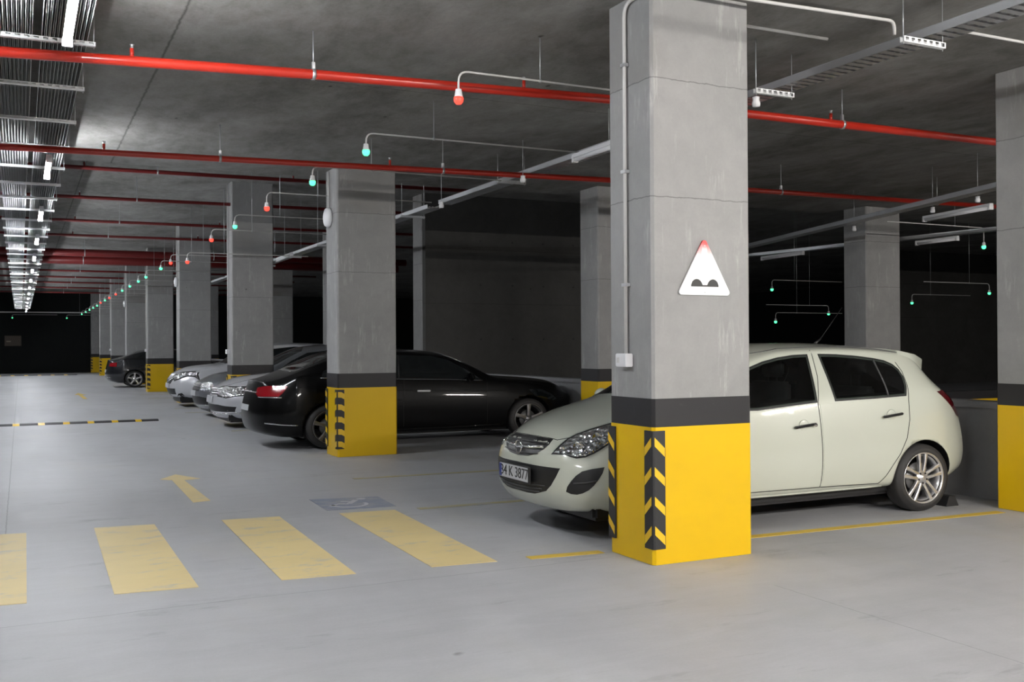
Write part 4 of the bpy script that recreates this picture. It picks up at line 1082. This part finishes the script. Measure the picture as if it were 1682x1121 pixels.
a = [bm.verts.new((-.006, y, z)) for y, z in zz]; b = [bm.verts.new((.004, y, z)) for y, z in zz]; bm.faces.new(a); bm.faces.new(b)
for i in range(6): bm.faces.new((a[i], a[(i + 1) % 6], b[(i + 1) % 6], b[i]))
bmesh.ops.recalc_face_normals(bm, faces=bm.faces); me_obj('bolt', bm, M['chrome'], em)['label'] = 'chrome lightning bolt'
lg = half_to_F([(920, 770), (913, 784), (905, 798), (897, 807), (879, 811), (866, 809)]); zl0 = c.px_hit(857, 762).z; zl1 = c.px_hit(857, 806).z
half = [(0, zl0 + .012), (lg[0][0] * .5, lerp(zl0, lg[0][1], .3) + .006)] + lg + [(0, zl1)]
c.panel('lower_grille', 'F', half + [(-y, z) for y, z in half[1:-1]][::-1], M['dark'], off=.003, th=.012)
for k in range(3):
    z_ = lerp(zl1, zl0, .12 + .12 * k); w_ = abs(lg[3][0]) * (.8 + .1 * k); c.line('grille_slat', 'F', [(-w_, z_), (-w_ / 2, z_ - .008), (0, z_ - .012), (w_ / 2, z_ - .008), (w_, z_)], .006, M['grey_trim'], .006)
fg = [(930, 808), (932, 800), (938, 791), (946, 782), (956, 775), (972, 771), (993, 768), (990, 778), (983, 789), (976, 798), (967, 806), (957, 811), (948, 813), (938, 812)]
o_ = c.panel('fog_lamp_recess', 'P', fg, M['dark'], off=.003, th=.01, cell=5); mirror(o_)
sl = c.line('recess_slat', 'P', [(942, 795), (960, 794), (980, 791)], .007, M['grey_trim'], .006)
h = c.cast((-3, 0, .50), (1, 0, 0))[0]
pt = bpy.data.objects.new('number_plate', None); C.objects.link(pt); pt.parent = corsa; pt.location = (h.x - .03, 0, .515)
bbox('plate', (-.006, .006, -.27, .27, -.06, .06), M['plate'], pt, .003); bbox('plate_holder', (-.002, .02, -.285, .285, -.075, .07), M['dark'], pt, .004)
bbox('blue_band', (-.0075, -.005, .225, .268, -.055, .055), M['plate_blue'], pt)
me = text_mesh('34 K 3877', .125, .0012); me.materials.append(M['sign_black'])
tx = bpy.data.objects.new('lettering', me); C.objects.link(tx); tx.parent = pt; tx.location = (-.0075, -.02, 0)
tx.matrix_local = Matrix.Translation((-.0075, -.02, 0)) @ Matrix(((0, 0, -1, 0), (-1, 0, 0, 0), (0, 1, 0, 0), (0, 0, 0, 1)))
# hood outline, antenna, mirrors, skirt, wheels
for sg in (-1, 1):
    c.line('hood_gap', 'T', [(.20, sg * .40), (.34, sg * .56), (.6, sg * .68), (.9, sg * .735), (1.12, sg * .74)], .0035, M['seam'], .0006, sub=6)
c.line('hood_gap', 'T', [(.20, -.40), (.165, -.2), (.155, 0), (.165, .2), (.20, .40)], .003, M['seam'], .0006, sub=5)
bm = bmesh.new(); tube(bm, [(3.38, 0, 1.60), (3.46, 0, 1.65)], [.016, .008], 8); tube(bm, [(3.44, 0, 1.63), (3.75, 0, 1.97)], .0035, 6); me_obj('antenna', bm, M['dark'], corsa)
def car_mirror(cr, x, z, y, mat, sx=1.):
    for sg in (-1, 1):
        bm = bmesh.new(); bmesh.ops.create_uvsphere(bm, u_segments=16, v_segments=10, radius=1)
        for v in bm.verts:
            v.co.x *= .06 * sx; v.co.y *= .115; v.co.z *= .075
            if v.co.x > 0: v.co.x *= .5
        bmesh.ops.translate(bm, verts=bm.verts, vec=(x, sg * (y + .13), z))
        tube(bm, [(x + .01, sg * (y - .03), z - .05), (x + .01, sg * (y + .07), z - .03)], .022, 8)
        me_obj('wing_mirror', bm, mat, cr.root, True)
car_mirror(c, 1.48, 1.09, .86, M['cream'])
bm = bmesh.new(); box(bm, .35, 4.35, -.74, .74, .17, .30); bmesh.ops.bevel(bm, geom=bm.edges[:], offset=.03, segments=2, affect='EDGES'); me_obj('underbody', bm, M['dark'], corsa)
for x in (.95, 3.90):
    for sg in (-1, 1): c.wheel(x, sg, .322, .238, .21, .79)
# seats seen through the glass
def seat(x, y, rear=False):
    bm = bmesh.new(); box(bm, x, x + .13, y - .24, y + .24, .82, 1.25 if not rear else 1.18); box(bm, x + .06, x + .15, y - .13, y + .13, 1.29, 1.44)
    tube(bm, [(x + .1, y - .06, 1.15), (x + .1, y - .06, 1.32)], .008, 6); tube(bm, [(x + .1, y + .06, 1.15), (x + .1, y + .06, 1.32)], .008, 6)
    bmesh.ops.bevel(bm, geom=[e for e in bm.edges if e.calc_length() > .05 and len(e.link_faces) == 2 and e.calc_face_angle(0) > 1], offset=.025, segments=2, affect='EDGES')
    me_obj('seat', bm, M['grey_trim'], corsa, True)
seat(2.45, -.33); seat(2.45, .33); seat(3.52, -.3, True); seat(3.52, .3, True)
# ------------------------------------------------------------------ other cars
def gen(L, W, h0, xc, hc, xr, xp, zp, xe, ze, xb, hb, hl, belt, zb=.22, wheels=(1, 4), wz=.33, ra=.37, R_=.33, nose=None, tail=None, roofw=.66, sub=1):
    k = W / .9
    return dict(L=L, wheels=wheels, wz=wz, ra=ra, sx=1.08, sub=sub, R=R_,
        st=sorted(set([0, .1, .2, .35, .5, .7, .9, 1.1, L - .1, L - .2, L - .35, L - .55, L, xc - .1, xc + .08, xc + .2, xb - .15, xb, xb + .12] + [1.1 + (L - 1.75) * i / 22 for i in range(1, 22)])),
        nose=nose or ([(.2, .12), (.35, .03), (.5, 0), (.62, .02), (.75, .08), (.95, .2)], .30, 2.6, 1.1),
        tail=tail or ([(.25, .12), (.38, .02), (.6, 0), (.8, .05), (1.1, .12)], .26, 2.8, .9),
        curves=dict(
            zb=[(0, zb), (.5, zb - .02), (L - .4, zb - .01), (L, zb + .06)],
            wb=[(0, .56 * k), (.3, .73 * k), (.8, .82 * k), (L - .9, .82 * k), (L - .4, .75 * k), (L, .58 * k)],
            ws=[(0, .68 * k), (.15, .78 * k), (.35, .86 * k), (.7, .893 * k), (1.2, .9 * k), (L - 1, .9 * k), (L - .5, .88 * k), (L - .2, .81 * k), (L, .70 * k)],
            zs=[(0, .50), (.8, .58), (L - 1, .66), (L, .62)],
            wl=[(0, .60 * k), (.2, .70 * k), (.5, .79 * k), (1, .83 * k), (xc, .85 * k), (xb, .84 * k), (L - .4, .78 * k), (L, .62 * k)],
            zl=[(0, h0 - .09), (.3, lerp(h0, hc, .35) - .09), (xc, hc - .12), (lerp(xc, xb, .5), belt), (xb, max(belt, hb - .08)), (L - .3, hl - .06), (L, hl - .10)],
            wr=[(0, .42 * k), (.4, .58 * k), (xc, .70 * k), (xc + .3, .71 * k), (xr, roofw * k), (xe, (roofw - .02) * k), (xb, .66 * k), (L - .3, .62 * k), (L, .5 * k)],
            zr=[(0, h0 - .02), (.4, lerp(h0, hc, .5) - .02), (xc, hc - .05), (xc + .2, hc + .04), (xr, zp - .13), (xp, zp - .055), (xe, ze - .08), (xb - .1, hb + .02), (xb + .05, hb - .03), (L - .1, hl - .03), (L, hl - .04)],
            zt=[(0, h0), (.15, lerp(h0, hc, .30)), (.45, lerp(h0, hc, .62)), (xc, hc), (xc + .25, lerp(hc, zp, .32)), (xr, zp - .05), (xp, zp), (xe, ze), (xb - .15, lerp(ze, hb, .85)), (xb, hb), (L - .1, hl), (L, hl - .01)]))
def common(c, style='five', rim=.24, Rw=.33, yw=.86, ww=.22, rimmat=None, out=False):
    for x in c.sp['wheels']:
        for sg in (-1, 1): c.wheel(x, sg, Rw, rim, ww, yw, style, rimmat)
    bm = bmesh.new(); L = c.sp['L']; box(bm, *((.35, L - .75, -.74, .74, .16, .30) if out else (.26, L - .4, -.74, .74, .12, .30))); bmesh.ops.bevel(bm, geom=bm.edges[:], offset=.03, segments=2, affect='EDGES'); me_obj('underbody', bm, M['dark'], c.root)
def handle(c, x, z, mat, pl, w=.115):
    o, dd = c.frame(pl, (x, z)); h, nn = c.cast(o, dd)
    if h is None: return
    bm = bmesh.new(); box(bm, -w, w, -.014, .014, -.016, .014); bmesh.ops.bevel(bm, geom=bm.edges[:], offset=.008, segments=2, affect='EDGES')
    me_obj('door_handle', bm, mat, c.root, True, h + nn * .026)
def doors(c, xs, zlo, zhi, hs, hmat, hz):
    for pl in 'LR':
        for x in xs: c.line('door_gap', pl, [(x, zlo), (x + .01, lerp(zlo, zhi, .5)), (x - .02, zhi)], .0035, M['seam'], .0006, sub=5)
        for x in hs: handle(c, x, hz, hmat, pl)

# ---- black sedan, tail towards the aisle
merc = thing('sedan_car', 'black sedan parked tail-out beside the second pillar, red tail lamp showing', 'car', (8.95, 16.22, 0), PI)
S = gen(5.76, .97, .80, 1.70, 1.11, 2.65, 3.55, 1.565, 4.40, 1.50, 5.10, 1.22, 1.09, 1.06, zb=.20, wheels=(1.13, 4.62), wz=.345, ra=.395, sub=2,
        nose=([(.2, .10), (.4, .0), (.55, 0), (.7, .03), (.8, .10)], .30, 2.6, 1.1), tail=([(.25, .10), (.4, .01), (.6, 0), (.85, .06), (1.1, .14)], .26, 2.6, .9))
m_ = Car(S, merc, M['cblack']); to_local(m_); c_ = m_
gl = [(2.0, 1.03), (2.25, 1.20), (2.55, 1.36), (2.85, 1.43), (3.5, 1.455), (4.1, 1.43), (4.42, 1.36), (4.70, 1.20), (4.74, 1.12), (3.5, 1.08)]
for pl in 'LR':
    m_.panel('window_band', pl, gl, M['glass'], off=.004, th=.006)
    m_.line('chrome_belt_strip', pl, [(1.98, 1.015), (2.6, 1.045), (3.5, 1.068), (4.2, 1.09), (4.76, 1.11)], .007, M['chrome'], .003, sub=6)
    m_.line('pillar_trim', pl, [(3.47, 1.07), (3.42, 1.45)], .016, M['dark'], .003)
    m_.line('side_crease', pl, [(1.5, .84), (3, .87), (4.2, .92), (5.1, .97)], .004, M['cblack'], 0., sub=6)
    m_.line('sill_strip', pl, [(1.62, .27), (2.6, .255), (4.1, .26)], .014, M['cblack'], .0, sub=6)
    m_.line('bumper_chrome_strip', pl, [(5.12, .385), (5.35, .40), (5.58, .425)], .010, M['chrome'], .004, sub=5)
doors(m_, (1.92, 3.40, 4.42), .30, 1.05, (3.06, 4.22), M['plastic'], .865)  # white colour on the handles stands in for lamp light glinting on chrome
m_.panel('windscreen', 'T', [(1.72, -.62), (2.0, -.68), (2.5, -.6), (2.62, -.3), (2.66, 0), (2.62, .3), (2.5, .6), (2.0, .68), (1.72, .62), (1.66, 0)], M['glass'])
m_.panel('rear_window', 'T', [(4.46, -.5), (4.9, -.60), (5.08, -.58), (5.12, 0), (5.08, .58), (4.9, .60), (4.46, .5), (4.43, 0)], M['glass'])
o_ = m_.panel('tail_lamp', 'P', [(423, 637), (436, 635), (455, 634), (473, 635), (470, 640), (464, 647), (458, 652), (440, 652), (424, 652), (420, 646)], M['tail'], off=.006, th=.01, cell=5)
if o_:
    o_['label'] = 'glossy red tail lamp'; mirror(o_)
o_ = m_.line('lamp_chrome_strip', 'P', [(425, 653), (440, 653.5), (463, 654)], .008, M['chrome'], .006)
if o_: mirror(o_)
m_.panel('number_plate', 'B', [(-.26, .60), (.26, .60), (.26, .69), (-.26, .69)], M['plate'], off=.01)
m_.line('trunk_chrome_bar', 'B', [(-.45, .89), (0, .90), (.45, .89)], .012, M['chrome'], .005)
m_.line('trunk_gap', 'P', [(437, 622), (430, 634), (420, 640)], .004, M['seam'], .001)
hl_ = [(868, 640), (890, 640), (905, 647), (914, 655), (908, 658), (893, 655), (878, 650)]
o_ = m_.panel('headlamp', 'P', hl_, M['glass'], off=.005, th=.006, cell=5)
if o_: mirror(o_)
car_mirror(m_, 2.25, 1.08, .90, M['cblack'])
common(m_, 'five', .255, .345, .86, .23, M['alloy_dim'], out=True)

# ---- front white car (nose to the aisle) beyond the black sedan
def front_car(name, label, loc, paint, S, px=None):
    t = thing(name, label, 'car', loc); c = Car(S, t, paint)
    W = max(v for _, v in S['curves']['ws'])
    return c
vw = front_car('estate_car', 'silver white car with slim chrome grille, nose out, right behind the black sedan tail', (3.40, 20.75, 0), M['cwhite'],
    gen(5.3, .96, .80, 1.45, 1.10, 2.5, 3.2, 1.56, 4.6, 1.50, 5.1, 1.15, 1.02, 1.03, zb=.20, wheels=(1.1, 4.3), wz=.34, ra=.38, sub=2))
vw.panel('windscreen', 'T', [(1.45, -.64), (1.75, -.70), (2.3, -.62), (2.42, -.3), (2.46, 0), (2.42, .3), (2.3, .62), (1.75, .70), (1.45, .64), (1.38, 0)], M['glass'])
for pl in 'LR': vw.panel('side_windows', pl, [(1.75, 1.03), (2.05, 1.22), (2.45, 1.38), (3.2, 1.45), (4.3, 1.42), (4.6, 1.3), (4.7, 1.1), (3.2, 1.06)], M['glass'])
o_ = vw.panel('headlamp_bezel', 'P', [(356, 638), (367, 634), (385, 635), (402, 635), (418, 633), (417, 651), (404, 651), (387, 652), (371, 655), (357, 652)], M['dark'], off=.002, cell=4)
if o_: mirror(o_)
o_ = vw.panel('headlamp', 'P', [(358, 640), (368, 636), (385, 637), (402, 637), (415, 636), (414, 649), (404, 649), (387, 650), (371, 653), (359, 650)], M['head'], off=.006, cell=4)
if o_: mirror(o_)
gz = vw.panel('upper_grille', 'F', [(-.50, .66), (.50, .66), (.55, .74), (.5, .80), (-.5, .80), (-.55, .74)], M['dark'], off=.003)
for z_ in (.69, .73, .77): vw.line('chrome_slat', 'F', [(-.5, z_), (0, z_), (.5, z_)], .010, M['chrome'], .012, parent=gz)
vw.panel('lower_grille', 'F', [(-.80, .33), (.80, .33), (.84, .43), (.5, .47), (-.5, .47), (-.84, .43)], M['dark'], off=.003)
vw.line('bumper_chrome_strip', 'F', [(-.86, .31), (-.5, .285), (0, .28), (.5, .285), (.86, .31)], .015, M['chrome'], .008, sub=6)
vw.panel('number_plate', 'F', [(-.28, .50), (.28, .50), (.28, .62), (-.28, .62)], M['plate'], off=.03, th=.02)
h = vw.cast((-3, 0, .73), (1, 0, 0))[0]
bm = bmesh.new(); lathe(bm, [(.075 + .009 * math.cos(a), .009 * math.sin(a)) for a in [2 * PI * k / 8 for k in range(8)]], 'X', h + Vector((-.03, 0, 0)), 24, closed=True)
tube(bm, [h + Vector((-.03, -.05, .05)), h + Vector((-.03, -.02, -.05)), h + Vector((-.03, 0, 0)), h + Vector((-.03, .02, -.05)), h + Vector((-.03, .05, .05))], .007, 6); me_obj('emblem', bm, M['chrome'], vw.root)
for sg in (-1, 1): vw.line('hood_gap', 'T', [(.22, sg * .42), (.5, sg * .62), (.9, sg * .73), (1.4, sg * .76)], .0035, M['seam'], .0006, sub=5)
doors(vw, (1.75, 2.9, 4.1), .30, 1.0, (2.7, 3.9), M['cwhite'], .88); car_mirror(vw, 2.0, 1.06, .90, M['cwhite']); common(vw)

# ---- grey car with the dark roof
sv = front_car('sedan_car', 'grey car with dark roof, nose out, squeezed between the two white cars', (3.58, 24.1, 0), M['csilver'],
    gen(5.3, .96, .80, 1.5, 1.10, 2.6, 3.3, 1.66, 4.5, 1.60, 5.1, 1.15, 1.02, 1.05, zb=.20, wheels=(1.1, 4.3), wz=.34, ra=.38, sub=2))
sv.panel('windscreen', 'T', [(1.5, -.64), (1.8, -.70), (2.4, -.62), (2.52, -.3), (2.56, 0), (2.52, .3), (2.4, .62), (1.8, .70), (1.5, .64), (1.42, 0)], M['glass'])
for pl in 'LR': sv.panel('side_windows', pl, [(1.75, 1.03), (2.1, 1.26), (2.5, 1.45), (3.3, 1.54), (4.3, 1.50), (4.6, 1.36), (4.75, 1.1), (3.2, 1.06)], M['glass'])
o_ = sv.panel('headlamp', 'P', [(329, 634), (334, 629), (342, 628), (349, 629), (352, 636), (345, 641), (337, 643), (330, 641)], M['head'], off=.006, cell=3)
if o_: mirror(o_)
gz = sv.panel('upper_grille', 'F', [(-.42, .60), (.42, .60), (.50, .70), (.42, .79), (-.42, .79), (-.50, .70)], M['dark'], off=.003)
for z_ in (.645, .695, .745): sv.line('chrome_slat', 'F', [(-.44, z_), (0, z_), (.44, z_)], .008, M['chrome'], .01, parent=gz)
sv.panel('lower_grille', 'F', [(-.78, .30), (.78, .30), (.82, .44), (.5, .48), (-.5, .48), (-.82, .44)], M['dark'], off=.003)
sv.line('bumper_chrome_strip', 'F', [(-.82, .28), (0, .26), (.82, .28)], .012, M['chrome'], .006, sub=6)
sv.panel('number_plate', 'F', [(-.28, .49), (.28, .49), (.28, .60), (-.28, .60)], M['plate'], off=.03, th=.02)
doors(sv, (1.75, 2.95, 4.15), .30, 1.0, (2.75, 3.95), M['csilver'], .88); car_mirror(sv, 2.05, 1.08, .90, M['csilver']); common(sv)

# ---- white crossover
ty = front_car('crossover_car', 'white crossover with large headlamp, nose out, in front of the fourth pillar', (3.56, 28.55, 0), M['cwhite'],
    gen(5.2, .98, .90, 1.45, 1.18, 2.5, 3.2, 1.72, 4.6, 1.66, 5.0, 1.2, 1.05, 1.12, zb=.26, wheels=(1.1, 4.25), wz=.37, ra=.42, sub=2,
        nose=([(.25, .14), (.4, .04), (.55, .0), (.7, .03), (.85, .12), (1.0, .22)], .34, 2.6, 1.1)))
ty.panel('windscreen', 'T', [(1.45, -.64), (1.75, -.70), (2.3, -.62), (2.42, -.3), (2.46, 0), (2.42, .3), (2.3, .62), (1.75, .70), (1.45, .64), (1.38, 0)], M['glass'])
for pl in 'LR': ty.panel('side_windows', pl, [(1.75, 1.12), (2.1, 1.34), (2.5, 1.52), (3.3, 1.60), (4.3, 1.56), (4.6, 1.42), (4.75, 1.2), (3.2, 1.15)], M['glass'])
o_ = ty.panel('headlamp_bezel', 'P', [(283, 618), (290, 613), (302, 611), (318, 610), (329, 609), (326, 616), (329, 626), (320, 620), (308, 619), (297, 623), (286, 627)], M['dark'], off=.002, cell=3)
if o_: mirror(o_)
o_ = ty.panel('headlamp', 'P', [(285, 618), (291, 615), (302, 613), (318, 612), (325, 612), (323, 616), (326, 623), (320, 618), (308, 617), (297, 621), (287, 624)], M['head'], off=.006, cell=3)
if o_: mirror(o_)
gz = ty.panel('upper_grille', 'F', [(-.35, .62), (.35, .62), (.50, .80), (.45, .84), (-.45, .84), (-.50, .80)], M['dark'], off=.003)
ty.line('chrome_slat', 'F', [(-.47, .80), (-.2, .70), (0, .67), (.2, .70), (.47, .80)], .016, M['chrome'], .01, parent=gz)
ty.panel('lower_grille', 'F', [(-.55, .34), (.55, .34), (.60, .50), (-.60, .50)], M['dark'], off=.003)
o_ = ty.panel('fog_lamp_recess', 'P', [(291, 652), (293, 647), (299, 646), (303, 650), (300, 655), (294, 657)], M['dark'], off=.003, cell=3)
if o_: mirror(o_)
ty.panel('number_plate', 'F', [(-.28, .52), (.28, .52), (.28, .63), (-.28, .63)], M['plate'], off=.03, th=.02)
doors(ty, (1.75, 2.95, 4.1), .34, 1.08, (2.75, 3.9), M['cwhite'], .95); car_mirror(ty, 2.05, 1.17, .90, M['cwhite']); common(ty, Rw=.37, rim=.26)

# ---- far dark sedan, tail to the aisle
fs = thing('sedan_car', 'far dark sedan parked tail-out beside the fifth pillar, small red lamp', 'car', (8.66, 43.6, 0), PI)
S = gen(5.6, .97, .80, 1.65, 1.08, 2.6, 3.5, 1.56, 4.35, 1.48, 5.0, 1.22, 1.12, 1.05, zb=.20, wheels=(1.1, 4.55), wz=.34, ra=.38)
f_ = Car(S, fs, M['cnavy'])
for pl in 'LR': f_.panel('window_band', pl, [(2.0, 1.03), (2.25, 1.20), (2.55, 1.36), (2.85, 1.43), (3.5, 1.455), (4.1, 1.43), (4.40, 1.34), (4.66, 1.18), (3.5, 1.08)], M['glass'])
f_.panel('rear_window', 'T', [(4.42, -.5), (4.85, -.60), (4.98, 0), (4.85, .60), (4.42, .5)], M['glass'])
for sg, lb in ((1, 0), (-1, 0)):
    f_.panel('tail_lamp', (PI * .78, sg), [(-.30, .84), (.12, .86), (.16, .98), (-.28, 1.0)], M['tail'], off=.006, th=.01)
f_.panel('number_plate', 'B', [(-.28, .60), (.28, .60), (.28, .72), (-.28, .72)], M['plate'], off=.01)
f_.line('bumper_chrome_strip', 'B', [(-.7, .42), (0, .42), (.7, .42)], .01, M['chrome'], .004)
doors(f_, (1.9, 3.4, 4.4), .3, 1.0, (3.05, 4.2), M['cnavy'], .86); common(f_, rim=.25, out=True)
# ------------------------------------------------------------------ light
def setE(m, s): m.node_tree.nodes['Principled BSDF'].inputs['Emission Strength'].default_value = s
setE(M['tube'], 60.); setE(HOT, 165.); setE(GREEN, .42); setE(REDG, .55)
w = bpy.data.worlds.new('w'); sc.world = w; w.use_nodes = True
w.node_tree.nodes['Background'].inputs[0].default_value = (.6, .65, .7, 1); w.node_tree.nodes['Background'].inputs[1].default_value = .02
sc.view_settings.view_transform = 'Standard'; sc.view_settings.look = 'None'; sc.view_settings.gamma = 1; sc.view_settings.use_curve_mapping = False
sc.view_settings.exposure = 2.6
